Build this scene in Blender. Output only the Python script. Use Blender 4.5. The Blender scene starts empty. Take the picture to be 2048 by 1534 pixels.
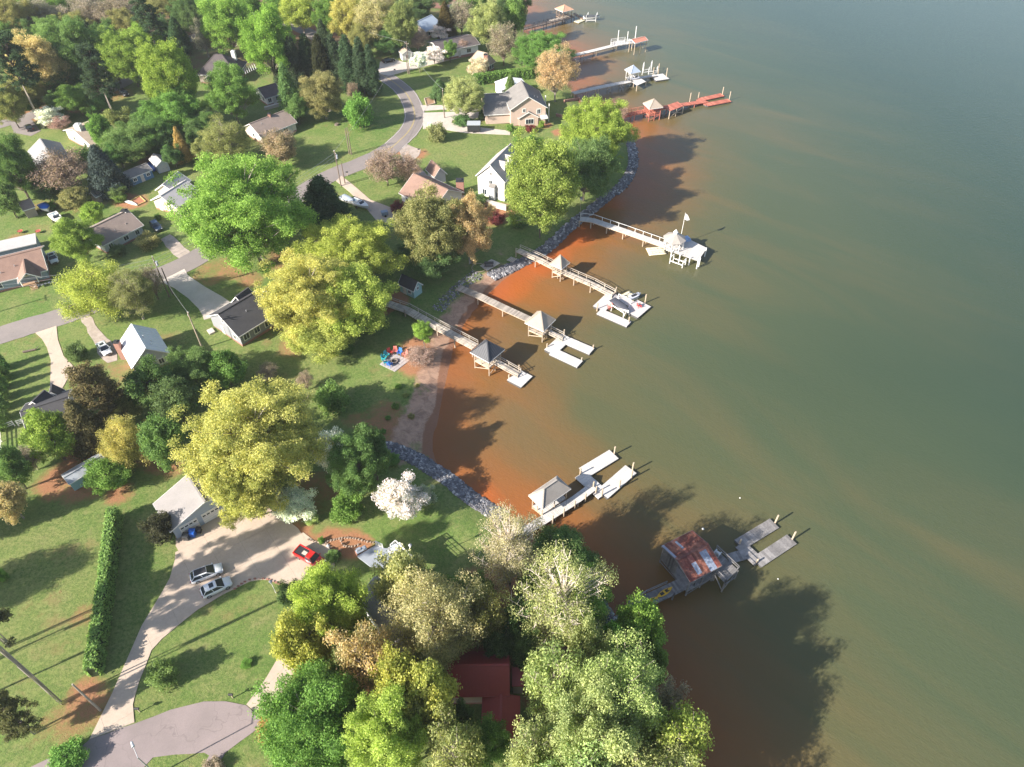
import bpy, bmesh, math, random
import numpy as np
from mathutils import Vector
from mathutils.geometry import delaunay_2d_cdt

# ------------------------------------------------------------------ camera, sky, sun, exposure
scene = bpy.context.scene
COL = scene.collection
CAMH = 100.0                      # drone height above the lake, metres
FPX, CU, CV = 1420.0, 1024.0, 767.0   # survey constants: focal length and centre in photo pixels
cd = bpy.data.cameras.new('camera'); cam = bpy.data.objects.new('camera', cd); COL.objects.link(cam)
cam.location = (0, 0, CAMH); cam.rotation_euler = (math.radians(45), 0, 0)
cd.sensor_width = 36; cd.lens = FPX / 2048 * 36; cd.clip_end = 8000; cd.clip_start = 1
scene.camera = cam
SUN_AZ, SUN_EL = math.radians(32), math.radians(30)   # shadows run towards +X, +Y
world = bpy.data.worlds.new('World'); scene.world = world; world.use_nodes = True
wn = world.node_tree
sky = wn.nodes.new('ShaderNodeTexSky'); sky.sky_type = 'NISHITA'; sky.sun_disc = False
sky.sun_elevation = SUN_EL; sky.sun_rotation = math.atan2(-math.cos(SUN_AZ), -math.sin(SUN_AZ)) % (2 * math.pi)
sky.altitude = 300; sky.air_density = 1.0; sky.dust_density = 1.5; sky.ozone_density = 1.0
bg = [n for n in wn.nodes if n.type == 'BACKGROUND'][0]
bg.inputs['Strength'].default_value = 0.095
wn.links.new(sky.outputs[0], bg.inputs['Color'])
sd = bpy.data.lights.new('sun', 'SUN'); sun = bpy.data.objects.new('sun', sd); COL.objects.link(sun)
sd.energy = 5.0; sd.angle = math.radians(0.53); sd.color = (1.0, 0.93, 0.84)
sdir = Vector((-math.cos(SUN_AZ) * math.cos(SUN_EL), -math.sin(SUN_AZ) * math.cos(SUN_EL), math.sin(SUN_EL)))
sun.rotation_euler = (-sdir).to_track_quat('-Z', 'Y').to_euler(); sun.location = sdir * 300
vs = scene.view_settings
vs.view_transform = 'Standard'; vs.look = 'None'; vs.exposure = 1.40; vs.gamma = 1.0; vs.use_curve_mapping = False
scene.cycles.max_bounces = 6; scene.cycles.diffuse_bounces = 3; scene.cycles.transparent_max_bounces = 4
scene.cycles.glossy_bounces = 2; scene.cycles.transmission_bounces = 3
scene.cycles.sample_clamp_indirect = 4

# ------------------------------------------------------------------ survey helpers
S2 = math.sqrt(0.5)
def ray(u, v):
    x = (u - CU) / FPX; y = -(v - CV) / FPX
    return Vector((x, S2 + y * S2, -S2 + y * S2))
def at_z(u, v, z):
    d = ray(u, v); t = (CAMH - z) / -d.z
    return Vector((d.x * t, d.y * t, z))
# shoreline, photo pixels at lake level, from the near end to the far end
SHORE_PX = [(1362,1640),(1335,1500),(1305,1390),(1262,1290),(1205,1205),(1130,1130),(1075,1085),(1030,1045),
    (985,1016),(940,986),(903,955),(878,935),(862,905),(864,868),(880,815),(891,760),(900,705),(925,650),
    (957,606),(998,566),(1042,532),(1095,502),(1128,472),(1152,450),(1185,424),(1218,397),(1250,372),(1270,335),
    (1268,296),(1256,268),(1222,244),(1175,218),(1152,190),(1140,160),(1150,125),(1130,95),(1085,80),(1056,66),
    (1046,45),(1042,18),(1020,-2),(980,2),(930,8),(893,18),(868,14),(852,-6),(838,-40),(800,-70)]
SHORE = [at_z(u, v, 0).to_2d() for u, v in SHORE_PX]
_near = [Vector((44, -15)), Vector((30, -160))][::-1]
_far = [Vector((-120, 460)), Vector((-330, 640)), Vector((-1500, 760))]
LINE = _near + SHORE + _far
LP = np.array([[p.x, p.y] for p in LINE])
LAND = np.array([[p.x, p.y] for p in LINE] + [[-1500, -160]])
def sdist(x, y):
    """signed distance to the shoreline, positive on land"""
    x = np.atleast_1d(np.asarray(x, float)); y = np.atleast_1d(np.asarray(y, float))
    best = np.full(x.shape, 1e18)
    for (ax, ay), (bx, by) in zip(LP[:-1], LP[1:]):
        dx, dy = bx - ax, by - ay; L = dx * dx + dy * dy
        t = np.clip(((x - ax) * dx + (y - ay) * dy) / L, 0, 1)
        best = np.minimum(best, (x - ax - t * dx) ** 2 + (y - ay - t * dy) ** 2)
    ins = np.zeros(x.shape, bool); n = len(LAND)
    for i in range(n):
        x1, y1 = LAND[i]; x2, y2 = LAND[(i + 1) % n]
        c = ((y1 > y) != (y2 > y))
        with np.errstate(divide='ignore', invalid='ignore'):
            xi = (x2 - x1) * (y - y1) / (y2 - y1 + 1e-12) + x1
        ins ^= c & (x < xi)
    d = np.sqrt(best)
    return np.where(ins, d, -d)
def sm(a, b, x):
    t = np.clip((x - a) / (b - a), 0, 1); return t * t * (3 - 2 * t)
def height_d(d):
    land = 1.25 * sm(-0.5, 6.5, d) + 2.4 * sm(5, 80, d)
    return np.where(d >= -0.5, land, np.maximum(-0.22 * (-d - 0.5), -5))
_hx, _hy = np.arange(-240, 262, 1.0), np.arange(-10, 372, 1.0)
_HG = np.stack([height_d(sdist(_hx, np.full(len(_hx), yy))) for yy in _hy]).tolist()
def hgt(x, y):
    i, j = x+240.0, y+10.0
    if 0 <= i < 500 and 0 <= j < 380:
        a, b = int(i), int(j); f, g = i-a, j-b; r0, r1 = _HG[b], _HG[b+1]
        return (r0[a]*(1-f)+r0[a+1]*f)*(1-g)+(r1[a]*(1-f)+r1[a+1]*f)*g
    return float(height_d(sdist(x, y))[0])
def gp(u, v, dz=0.0):
    z = 3.0
    for _ in range(7):
        p = at_z(u, v, z + dz); z = max(hgt(p.x, p.y), 0.0)
    p.z = z
    return p                          # ground point under the pixel; z = ground height

# ------------------------------------------------------------------ object helpers
LABELS = {}
def setp(o, label=None, cat=None, group=None, kind=None):
    if label: o['label'] = label; LABELS.setdefault(label, []).append(o)
    if cat: o['category'] = cat
    if group: o['group'] = group
    if kind: o['kind'] = kind
    return o
def empty(name, loc, label=None, cat=None, group=None, rz=0.0):
    o = bpy.data.objects.new(name, None); COL.objects.link(o); o.location = loc; o.rotation_euler = (0, 0, rz)
    o.empty_display_size = 0.3
    return setp(o, label, cat, group)
def link(name, me, parent=None, loc=None, scale=None, rz=None):
    o = bpy.data.objects.new(name, me); COL.objects.link(o)
    if parent: o.parent = parent
    if loc is not None: o.location = loc
    if scale is not None: o.scale = scale
    if rz is not None: o.rotation_euler = (0, 0, rz)
    return o
V = Vector
class MB:
    def __init__(s, off=(0, 0, 0)): s.v = []; s.f = []; s.o = Vector(off); s.m = []
    def pts(s, ps, fs):
        b = len(s.v); s.v += [tuple(Vector(p) - s.o) for p in ps]; s.f += [tuple(i + b for i in f) for f in fs]
    def obox(s, c, ax, ay, az):
        """box centred at c, half-axes ax ay az (vectors)"""
        c = Vector(c); ps = []
        for k in (-1, 1):
            for j in (-1, 1):
                for i in (-1, 1): ps.append(c + ax * i + ay * j + az * k)
        s.pts(ps, [(0,2,3,1),(4,5,7,6),(0,1,5,4),(2,6,7,3),(0,4,6,2),(1,3,7,5)])
    def box(s, x0, x1, y0, y1, z0, z1):
        s.obox(((x0+x1)/2,(y0+y1)/2,(z0+z1)/2), V(((x1-x0)/2,0,0)), V((0,(y1-y0)/2,0)), V((0,0,(z1-z0)/2)))
    def quad(s, *ps): s.pts(ps, [tuple(range(len(ps)))])
    def prism(s, poly, dz):
        """poly: top points (3D); extruded down by dz"""
        n = len(poly); ps = [Vector(p) for p in poly] + [Vector(p) - V((0,0,dz)) for p in poly]
        s.pts(ps, [tuple(range(n)), tuple(range(2*n-1, n-1, -1))] + [(i, i+n, (i+1)%n+n, (i+1)%n) for i in range(n)])
    def tube(s, p0, p1, r0, r1=None, n=6, caps=True):
        p0, p1 = Vector(p0), Vector(p1); r1 = r0 if r1 is None else r1
        d = (p1 - p0)
        if d.length < 1e-6: return
        d.normalize(); a = d.orthogonal().normalized(); b = d.cross(a)
        ps = []
        for p, r in ((p0, r0), (p1, r1)):
            for i in range(n):
                t = 2*math.pi*i/n; ps.append(p + a*(r*math.cos(t)) + b*(r*math.sin(t)))
        fs = [(i, (i+1)%n, (i+1)%n+n, i+n) for i in range(n)]
        if caps: fs += [tuple(range(n-1, -1, -1)), tuple(range(n, 2*n))]
        s.pts(ps, fs)
    def beam(s, p0, p1, w, h):
        p0, p1 = Vector(p0), Vector(p1); d = p1 - p0; L = d.length
        if L < 1e-6: return
        d /= L; side = d.cross(V((0,0,1)))
        side = V((1,0,0)) if side.length < 1e-3 else side.normalized()
        up = side.cross(d)
        s.obox((p0+p1)/2, d*(L/2), side*(w/2), up*(h/2))
    def loft(s, rings, cap=True):
        n = len(rings[0]); b = []
        for r in rings: b += list(r)
        fs = []
        for k in range(len(rings)-1):
            for i in range(n):
                fs.append((k*n+i, k*n+(i+1)%n, (k+1)*n+(i+1)%n, (k+1)*n+i))
        if cap: fs += [tuple(range(n-1,-1,-1)), tuple(range((len(rings)-1)*n, len(rings)*n))]
        s.pts(b, fs)
    def mesh(s, name, m, smooth=False):
        me = bpy.data.meshes.new(name); me.from_pydata(s.v, [], s.f)
        if m: me.materials.append(m)
        if smooth: me.polygons.foreach_set('use_smooth', [True]*len(me.polygons))
        me.update(); return me
    def build(s, name, m, parent=None, smooth=False, loc=None):
        return link(name, s.mesh(name, m, smooth), parent, loc)

# ------------------------------------------------------------------ materials
MATS = {}
def nd(nt, t, **kw):
    n = nt.nodes.new(t)
    for k, v in kw.items(): setattr(n, k, v)
    return n
def new_mat(name):
    m = bpy.data.materials.new(name); m.use_nodes = True; nt = m.node_tree
    return m, nt, nt.nodes['Principled BSDF']
def mixc(nt, fac, a, b, blend='MIX'):
    n = nd(nt, 'ShaderNodeMix', data_type='RGBA', blend_type=blend)
    for sock, val in ((0, fac), (6, a), (7, b)):
        if isinstance(val, (int, float)): n.inputs[sock].default_value = val
        elif isinstance(val, tuple): n.inputs[sock].default_value = (*val[:3], 1)
        else: nt.links.new(val, n.inputs[sock])
    return n.outputs[2]
def noise(nt, vec, scale, detail=4, rough=0.6, dist=0.0):
    n = nd(nt, 'ShaderNodeTexNoise'); n.inputs['Scale'].default_value = scale; n.inputs['Detail'].default_value = detail
    n.inputs['Roughness'].default_value = rough; n.inputs['Distortion'].default_value = dist
    if vec is not None: nt.links.new(vec, n.inputs['Vector'])
    return n.outputs['Fac']
def ramp(nt, fac, stops):
    r = nd(nt, 'ShaderNodeValToRGB'); e = r.color_ramp.elements
    while len(e) < len(stops): e.new(0.5)
    for k, (p, c) in enumerate(stops):
        e[k].position = p; e[k].color = (*c, 1) if isinstance(c, tuple) else (c, c, c, 1)
    nt.links.new(fac, r.inputs[0]); return r.outputs[0]
def mathn(nt, op, a, b=None, clamp=False):
    n = nd(nt, 'ShaderNodeMath', operation=op); n.use_clamp = clamp
    for i, val in enumerate((a, b)):
        if val is None: continue
        if isinstance(val, (int, float)): n.inputs[i].default_value = val
        else: nt.links.new(val, n.inputs[i])
    return n.outputs[0]
def mat(name, c, rough=0.8, c2=None, scale=1.5, bump=0.0, metal=0.0, spec=0.3, fine=None, contrast=(0.35, 0.65)):
    """plain procedural surface: two tones broken up by noise, optional bump"""
    if name in MATS: return MATS[name]
    m, nt, p = new_mat(name)
    tc = nd(nt, 'ShaderNodeTexCoord').outputs['Object']
    c2 = c2 or tuple(x*0.78 for x in c)
    f = ramp(nt, noise(nt, tc, scale), [(contrast[0], 0.0), (contrast[1], 1.0)])
    col = mixc(nt, f, c, c2)
    f2 = noise(nt, tc, fine or scale*9, 3)
    col = mixc(nt, 0.35, col, mixc(nt, f2, tuple(x*0.6 for x in c), tuple(min(1, x*1.3) for x in c)))
    nt.links.new(col, p.inputs['Base Color'])
    p.inputs['Roughness'].default_value = rough; p.inputs['Metallic'].default_value = metal
    p.inputs['Specular IOR Level'].default_value = spec
    if bump:
        b = nd(nt, 'ShaderNodeBump'); b.inputs['Strength'].default_value = bump; b.inputs['Distance'].default_value = 0.05
        nt.links.new(f2, b.inputs['Height']); nt.links.new(b.outputs[0], p.inputs['Normal'])
    MATS[name] = m; return m
def paint(name, c, rough=0.35, metal=0.0, coat=0.0):
    if name in MATS: return MATS[name]
    m, nt, p = new_mat(name)
    tc = nd(nt, 'ShaderNodeTexCoord').outputs['Object']
    col = mixc(nt, noise(nt, tc, 2.0), c, tuple(x*0.85 for x in c))
    nt.links.new(col, p.inputs['Base Color']); p.inputs['Roughness'].default_value = rough
    p.inputs['Metallic'].default_value = metal; p.inputs['Coat Weight'].default_value = coat
    MATS[name] = m; return m

# leaves: colour from the tree (object colour), varied per leaf and per tree
def leaf_mat():
    m = bpy.data.materials.new('leaves'); m.use_nodes = True; nt = m.node_tree; nt.nodes.clear()
    out = nd(nt, 'ShaderNodeOutputMaterial'); oi = nd(nt, 'ShaderNodeObjectInfo')
    at = nd(nt, 'ShaderNodeAttribute', attribute_name='leaf'); at.attribute_type = 'GEOMETRY'
    f = at.outputs['Fac']
    col = mixc(nt, 1.0, oi.outputs['Color'], ramp(nt, f, [(0.0, (0.42, 0.50, 0.46)), (0.5, (1, 1, 1)), (1.0, (1.55, 1.45, 1.5))]), 'MULTIPLY')
    df = nd(nt, 'ShaderNodeBsdfDiffuse'); tr = nd(nt, 'ShaderNodeBsdfTranslucent')
    nt.links.new(col, df.inputs[0])
    nt.links.new(mixc(nt, 1.0, col, (1.1, 1.12, 0.72), 'MULTIPLY'), tr.inputs[0])
    mx = nd(nt, 'ShaderNodeMixShader'); mx.inputs[0].default_value = 0.48
    nt.links.new(df.outputs[0], mx.inputs[1]); nt.links.new(tr.outputs[0], mx.inputs[2])
    nt.links.new(mx.outputs[0], out.inputs[0]); return m
LEAF = leaf_mat()
BARK = mat('bark', (0.16, 0.125, 0.10), 0.9, (0.09, 0.07, 0.055), 3)
BARKP = mat('pale_bark', (0.36, 0.31, 0.26), 0.9, (0.2, 0.17, 0.14), 3)
BARKW = mat('white_bark', (0.60, 0.53, 0.46), 0.9, (0.42, 0.36, 0.31), 3)

# ------------------------------------------------------------------ ground
def grid_axis(lo, hi, step, outer, factor=1.5):
    a = list(np.arange(lo, hi + 1e-6, step)); s = step; x = a[0]; left = []
    while x > outer[0]: s *= factor; x -= s; left.append(x)
    s = step; x = a[-1]; right = []
    while x < outer[1]: s *= factor; x += s; right.append(x)
    return np.array(left[::-1] + a + right)
def grid_mesh(name, xs, ys, zf):
    X, Y = np.meshgrid(xs, ys); X = X.ravel(); Y = Y.ravel(); Z = zf(X, Y)
    nx, ny = len(xs), len(ys)
    me = bpy.data.meshes.new(name); me.vertices.add(nx*ny)
    me.vertices.foreach_set('co', np.stack([X, Y, Z], 1).ravel())
    i = np.arange(nx-1)[None, :] + nx*np.arange(ny-1)[:, None]
    q = np.stack([i, i+1, i+1+nx, i+nx], -1).reshape(-1, 4)
    me.loops.add(q.size); me.loops.foreach_set('vertex_index', q.ravel())
    me.polygons.add(len(q)); me.polygons.foreach_set('loop_start', np.arange(len(q))*4)
    me.polygons.foreach_set('use_smooth', np.ones(len(q), bool))
    me.update(); me.validate()
    return me, X, Y
def attr(me, name, vals):
    a = me.attributes.new(name, 'FLOAT', 'POINT'); a.data.foreach_set('value', np.asarray(vals, np.float32))
gx = grid_axis(-230, 112, 1.6, (-1500, 2500)); gy = grid_axis(12, 362, 1.6, (-160, 3500))
gme, GX, GY = grid_mesh('ground', gx, gy, lambda x, y: height_d(sdist(x, y)))
# bare soil and mulch patches: (u, v, radius m, strength)
DIRT = [(700,620,7,.75),(640,650,6,.6),(585,690,5,.55),(600,655,6,.5),(560,520,6,.6),(430,545,6,.6),(455,540,6,.6),(500,560,4,.6),(840,700,5,1),(830,720,5,.9),(860,720,4,.9),
    (765,610,4,.9),(790,600,4,.9),(735,600,5,.7),(880,430,6,.7),(960,430,7,.8),(1000,425,6,.8),(1090,250,3,.8),(1120,265,3,.9),(1180,205,3,.8),
    (610,60,9,1),(640,70,8,.9),(150,205,10,.7),(60,225,10,.7),(230,190,7,.6),(250,400,4,.8),(270,405,4,.9),(130,420,4,.4),
    (172,1375,2.5,.8),(185,1400,3,.75),(160,1425,4,.65),(130,1440,4,.5),(100,1480,5,.4),(120,965,5,.7),(160,980,4,.7),(240,990,3,.7),(310,920,4,.7),(345,935,3,.6),
    (590,1060,2.2,.9),(610,1075,2.2,.9),(660,1085,3,1),(700,1085,3,1),(720,1090,3,.9),(640,980,6,.55),(600,1000,5,.6),(700,960,4,.5),
    (1000,1200,8,.9),(900,1300,9,.9),(1060,1280,8,.9),(800,1350,9,.8),(1150,1350,9,.9),(560,1440,4,.9),(800,300,4,.8),(835,308,4,.8),(700,250,2,.5),
    (175,420,6,.4),(90,410,8,.4),(40,480,5,.5),(880,195,3,.6),(875,185,3,.5),(330,250,6,.7),(310,320,6,.6),(390,300,8,.5),(170,1230,3,.5),(60,1225,3,.35),(110,1170,3,.35),
    (215,720,3,.4),(245,745,4,.45),(150,800,5,.6),(340,775,6,.6),(180,900,6,.7),(790,860,5,.7),(770,830,5,.6),(750,850,4,.6),(720,845,4,.6),(830,740,3,.7),(690,640,5,.6),(655,690,4,.5)]
dirt = np.zeros(len(GX))
rng = np.random.default_rng(3)
for u, v, r, s in DIRT:
    p = gp(u, v); dd = np.hypot(GX - p.x, GY - p.y)
    dirt = np.maximum(dirt, s*(1 - sm(0.45*r, 1.35*r, dd)))
# open beach between the two stretches of rip-rap
BEACH = [(800,905),(815,870),(835,830),(855,780),(868,740),(880,700),(900,655),(925,622),(950,592),(985,560),(1010,545)]
sand = np.zeros(len(GX)); bp = [gp(*q) for q in BEACH]
for a, b in zip(bp[:-1], bp[1:]):
    dx, dy = b.x-a.x, b.y-a.y; t = np.clip(((GX-a.x)*dx+(GY-a.y)*dy)/(dx*dx+dy*dy), 0, 1)
    sand = np.maximum(sand, 1 - sm(1.0, 4.4, np.hypot(GX-a.x-t*dx, GY-a.y-t*dy)))
SD = sdist(GX, GY)
sand = np.maximum(sand, (1 - sm(0.2, 2.2, SD)) * 1.0)
# woodland floor: leaf litter under the trees in the north-west
wood = sm(215, 260, GY) * sm(30, 70, -GX) * 0.5 + sm(260, 300, GY)*sm(0, 40, -GX)*0.5
attr(gme, 'wet', 1-sm(0.7, 1.9, SD)); attr(gme, 'dirt', dirt); attr(gme, 'sand', sand); attr(gme, 'wood', np.clip(wood, 0, 1))
def ground_mat():
    m, nt, p = new_mat('ground'); L = nt.links
    pos = nd(nt, 'ShaderNodeNewGeometry').outputs['Position']
    A = lambda n: nd(nt, 'ShaderNodeAttribute', attribute_name=n).outputs['Fac']
    n_big = noise(nt, pos, 0.035, 3); n_mid = noise(nt, pos, 0.22, 4, 0.7); n_fine = noise(nt, pos, 1.9, 6, 0.8); n_vf = noise(nt, pos, 4.5, 4, 0.85)
    green = mixc(nt, ramp(nt, n_big, [(0.38, 0.0), (0.62, 1.0)]), (0.108, 0.186, 0.040), (0.180, 0.222, 0.065))
    green = mixc(nt, ramp(nt, n_mid, [(0.42, 0.0), (0.68, 1.0)]), green, (0.225, 0.235, 0.085))
    green = mixc(nt, ramp(nt, n_fine, [(0.40, 0.0), (0.62, 0.85)]), green, (0.066, 0.118, 0.028))
    n_m2 = noise(nt, pos, 0.75, 5, 0.75, 0.6)
    green = mixc(nt, ramp(nt, n_m2, [(0.54, 0.0), (0.76, 0.55)]), green, (0.27, 0.235, 0.11))
    green = mixc(nt, ramp(nt, n_vf, [(0.50, 0.0), (0.68, 0.6)]), green, (0.27, 0.27, 0.11))
    worn = ramp(nt, noise(nt, pos, 0.13, 5, 0.7), [(0.60, 0.0), (0.72, 0.55)])
    green = mixc(nt, worn, green, (0.26, 0.17, 0.085))
    soil = mixc(nt, n_fine, (0.24, 0.105, 0.05), (0.40, 0.21, 0.115))
    soil = mixc(nt, ramp(nt, n_vf, [(0.5, 0.0), (0.75, 0.7)]), soil, (0.12, 0.065, 0.04))
    litter = mixc(nt, n_fine, (0.10, 0.075, 0.04), (0.19, 0.13, 0.075))
    def masked(base, col, a, lo, hi, k=0.9):
        f = mathn(nt, 'ADD', a, mathn(nt, 'MULTIPLY', mathn(nt, 'SUBTRACT', n_mid, 0.5), k))
        f = mathn(nt, 'ADD', f, mathn(nt, 'MULTIPLY', mathn(nt, 'SUBTRACT', n_fine, 0.5), 0.6))
        return mixc(nt, ramp(nt, f, [(lo, 0.0), (hi, 1.0)]), base, col)
    col = masked(green, litter, A('wood'), 0.3, 0.6)
    col = masked(col, soil, A('dirt'), 0.35, 0.75)
    gravel = mixc(nt, n_fine, (0.37, 0.21, 0.135), (0.50, 0.345, 0.25))
    gravel = mixc(nt, ramp(nt, noise(nt, pos, 0.5, 6, 0.75, 1.0), [(0.42, 0.0), (0.62, 0.8)]), gravel, (0.22, 0.135, 0.095))
    gravel = mixc(nt, ramp(nt, n_vf, [(0.55, 0.0), (0.7, 0.8)]), gravel, (0.26, 0.22, 0.2))
    col = masked(col, gravel, A('sand'), 0.35, 0.8, 1.9)
    wet = mixc(nt, n_fine, (0.20, 0.095, 0.055), (0.28, 0.15, 0.095))
    col = masked(col, wet, A('wet'), 0.4, 0.6, 0.5)
    L.new(col, p.inputs['Base Color']); p.inputs['Roughness'].default_value = 0.95; p.inputs['Specular IOR Level'].default_value = 0.1
    b = nd(nt, 'ShaderNodeBump'); b.inputs['Strength'].default_value = 0.7; b.inputs['Distance'].default_value = 0.14
    L.new(mathn(nt, 'ADD', n_fine, n_vf), b.inputs['Height']); L.new(b.outputs[0], p.inputs['Normal'])
    return m
gme.materials.append(ground_mat())
setp(link('ground', gme), kind='structure')

# ------------------------------------------------------------------ lake
wx = grid_axis(-40, 250, 2.4, (-700, 3200)); wy = grid_axis(10, 365, 2.4, (-160, 3800))
wme, WX, WY = grid_mesh('lake', wx, wy, lambda x, y: x*0.0)
wd = -sdist(WX, WY)
# the sheltered cove holds clay in suspension further out than the open shore does
cove = np.zeros(len(WX))
for u, v, r, s in [(1000,650,26,1),(960,760,24,.9),(950,880,20,.7),(1010,960,18,.6),(1080,560,24,.9),(1180,480,22,.7),(1120,720,22,.75),(1280,360,22,.55),(1330,430,24,.6),(1180,790,14,.5),(1090,1080,16,.5),(1040,770,22,.8),(1380,330,18,.25)]:
    p = at_z(u, v, 0); cove = np.maximum(cove, s*(1 - sm(0.2*r, 1.25*r, np.hypot(WX-p.x, WY-p.y))))
clay = np.zeros(len(WX))
for u, v, r, s in [(1010,540,11,1),(1050,520,11,1),(1090,500,9,1),(1130,470,9,1),(1000,575,9,.9),(1230,230,12,.3),(1170,195,12,.35),(1255,280,9,.4),(965,1000,5,.8),(1210,400,8,.6),(1060,75,14,.25),(910,660,5,.7)]:
    p = at_z(u, v, 0); clay = np.maximum(clay, s*(1 - sm(0.15*r, 1.3*r, np.hypot(WX-p.x, WY-p.y))))
attr(wme, 'shore', wd); attr(wme, 'cove', cove); attr(wme, 'clay', clay)
def lake_mat():
    m, nt, p = new_mat('lake_water'); L = nt.links
    pos = nd(nt, 'ShaderNodeNewGeometry').outputs['Position']
    A = lambda n: nd(nt, 'ShaderNodeAttribute', attribute_name=n).outputs['Fac']
    m1 = nd(nt, 'ShaderNodeMapping'); m1.inputs['Rotation'].default_value = (0, 0, math.radians(40)); L.new(pos, m1.inputs[0])
    mp = nd(nt, 'ShaderNodeMapping'); mp.inputs['Scale'].default_value = (0.26, 1.0, 1.0); L.new(m1.outputs[0], mp.inputs[0]); flow = mp.outputs[0]
    n1 = noise(nt, flow, 0.035, 5, 0.6, 1.2); n2 = noise(nt, flow, 0.12, 5, 0.6, 0.8)
    d = mathn(nt, 'ADD', A('shore'), mathn(nt, 'MULTIPLY', mathn(nt, 'SUBTRACT', n1, 0.5), 26))
    d = mathn(nt, 'ADD', d, mathn(nt, 'MULTIPLY', mathn(nt, 'SUBTRACT', n2, 0.5), 10))
    d = mathn(nt, 'SUBTRACT', d, mathn(nt, 'MULTIPLY', A('cove'), 8))
    f = mathn(nt, 'DIVIDE', mathn(nt, 'ADD', d, 6), 110, True)
    col = ramp(nt, f, [(0.0, (0.238, 0.086, 0.022)), (0.10, (0.195, 0.085, 0.027)), (0.18, (0.128, 0.083, 0.033)), (0.26, (0.084, 0.082, 0.037)),
                       (0.40, (0.062, 0.077, 0.039)), (0.70, (0.045, 0.064, 0.035)), (1.0, (0.032, 0.053, 0.032))])
    # plumes of silt drifting out from the shore
    pl = ramp(nt, noise(nt, flow, 0.045, 6, 0.55, 1.2), [(0.44, 0.0), (0.76, 1.0)])
    near = ramp(nt, f, [(0.15, 0.75), (0.45, 0.55), (0.7, 0.22), (1.0, 0.04)])
    col = mixc(nt, mathn(nt, 'MULTIPLY', pl, near), col, (0.122, 0.090, 0.040))
    # the clay bottom shows through where it is only a hand deep
    cl = mathn(nt, 'ADD', A('clay'), mathn(nt, 'MULTIPLY', mathn(nt, 'SUBTRACT', n2, 0.5), 0.7))
    col = mixc(nt, ramp(nt, cl, [(0.25, 0.0), (0.95, 0.95)]), col, (0.40, 0.088, 0.016))
    sh = mathn(nt, 'ADD', A('shore'), mathn(nt, 'MULTIPLY', mathn(nt, 'SUBTRACT', n2, 0.5), 3))
    edge = ramp(nt, mathn(nt, 'DIVIDE', sh, 9, True), [(0.0, 0.6), (0.5, 0.25), (1.0, 0.0)])
    col = mixc(nt, edge, col, (0.235, 0.08, 0.027))
    L.new(col, p.inputs['Base Color']); p.inputs['Roughness'].default_value = 0.12; p.inputs['IOR'].default_value = 1.333; p.inputs['Specular IOR Level'].default_value = 0.36
    w1 = noise(nt, pos, 1.1, 4, 0.65); w2 = noise(nt, flow, 3.5, 3, 0.6)
    b = nd(nt, 'ShaderNodeBump'); b.inputs['Strength'].default_value = 0.5; b.inputs['Distance'].default_value = 0.12
    L.new(mathn(nt, 'ADD', w1, mathn(nt, 'MULTIPLY', w2, 0.6)), b.inputs['Height']); L.new(b.outputs[0], p.inputs['Normal'])
    return m
wme.materials.append(lake_mat())
setp(link('lake', wme), kind='structure')

# ------------------------------------------------------------------ roads and drives
def resample(pts, step):
    out = []
    for a, b in zip(pts, pts[1:] + pts[:1]):
        n = max(1, int((b-a).length/step))
        out += [a.lerp(b, i/n) for i in range(n)]
    return out
def inside(poly, x, y):
    c = False; n = len(poly)
    for i in range(n):
        a, b = poly[i], poly[(i+1) % n]
        if (a.y > y) != (b.y > y) and x < (b.x-a.x)*(y-a.y)/(b.y-a.y)+a.x: c = not c
    return c
def drape(name, poly, m, dz, step=1.6, parent=None, kind='structure', wob=0.0):
    """polygon (2D, world) laid on the ground as a sheet with a short skirt"""
    r = random.Random(len(poly)); bd = resample([Vector((p[0], p[1])) for p in poly], step)
    if wob: bd = [p + Vector((r.uniform(-wob, wob), r.uniform(-wob, wob))) for p in bd]
    n = len(bd); pts = list(bd)
    x0, x1 = min(p.x for p in bd), max(p.x for p in bd); y0, y1 = min(p.y for p in bd), max(p.y for p in bd)
    for gx_ in np.arange(x0+step/2, x1, step*1.3):
        for gy_ in np.arange(y0+step/2, y1, step*1.3):
            if inside(bd, gx_, gy_): pts.append(Vector((gx_, gy_)))
    vo, _, fo, _, _, _ = delaunay_2d_cdt(pts, [(i, (i+1) % n) for i in range(n)], [], 1, 1e-4)
    fo = [f for f in fo if inside(bd, sum(vo[i].x for i in f)/3, sum(vo[i].y for i in f)/3)]
    zz = np.maximum(height_d(sdist([p.x for p in vo], [p.y for p in vo])), 0)
    me = bpy.data.meshes.new(name); me.from_pydata([(p.x, p.y, z+dz) for p, z in zip(vo, zz)], [], [tuple(f) for f in fo])
    me.materials.append(m); me.update()
    o = link(name, me, parent)
    if kind: setp(o, kind=kind)
    return o
def wpoly(px): return [gp(u, v).to_2d() for u, v in px]
def spline(pts, step=1.0):
    out = []; P = [pts[0]*2-pts[1]] + list(pts) + [pts[-1]*2-pts[-2]]
    for i in range(1, len(P)-2):
        n = max(2, int((P[i+1]-P[i]).length/step))
        for k in range(n):
            t = k/n; a, b, c, d = P[i-1], P[i], P[i+1], P[i+2]
            out.append(0.5*((2*b)+(c-a)*t+(2*a-5*b+4*c-d)*t*t+(3*b-a-3*c+d)*t**3))
    out.append(P[-2]); return out
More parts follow.
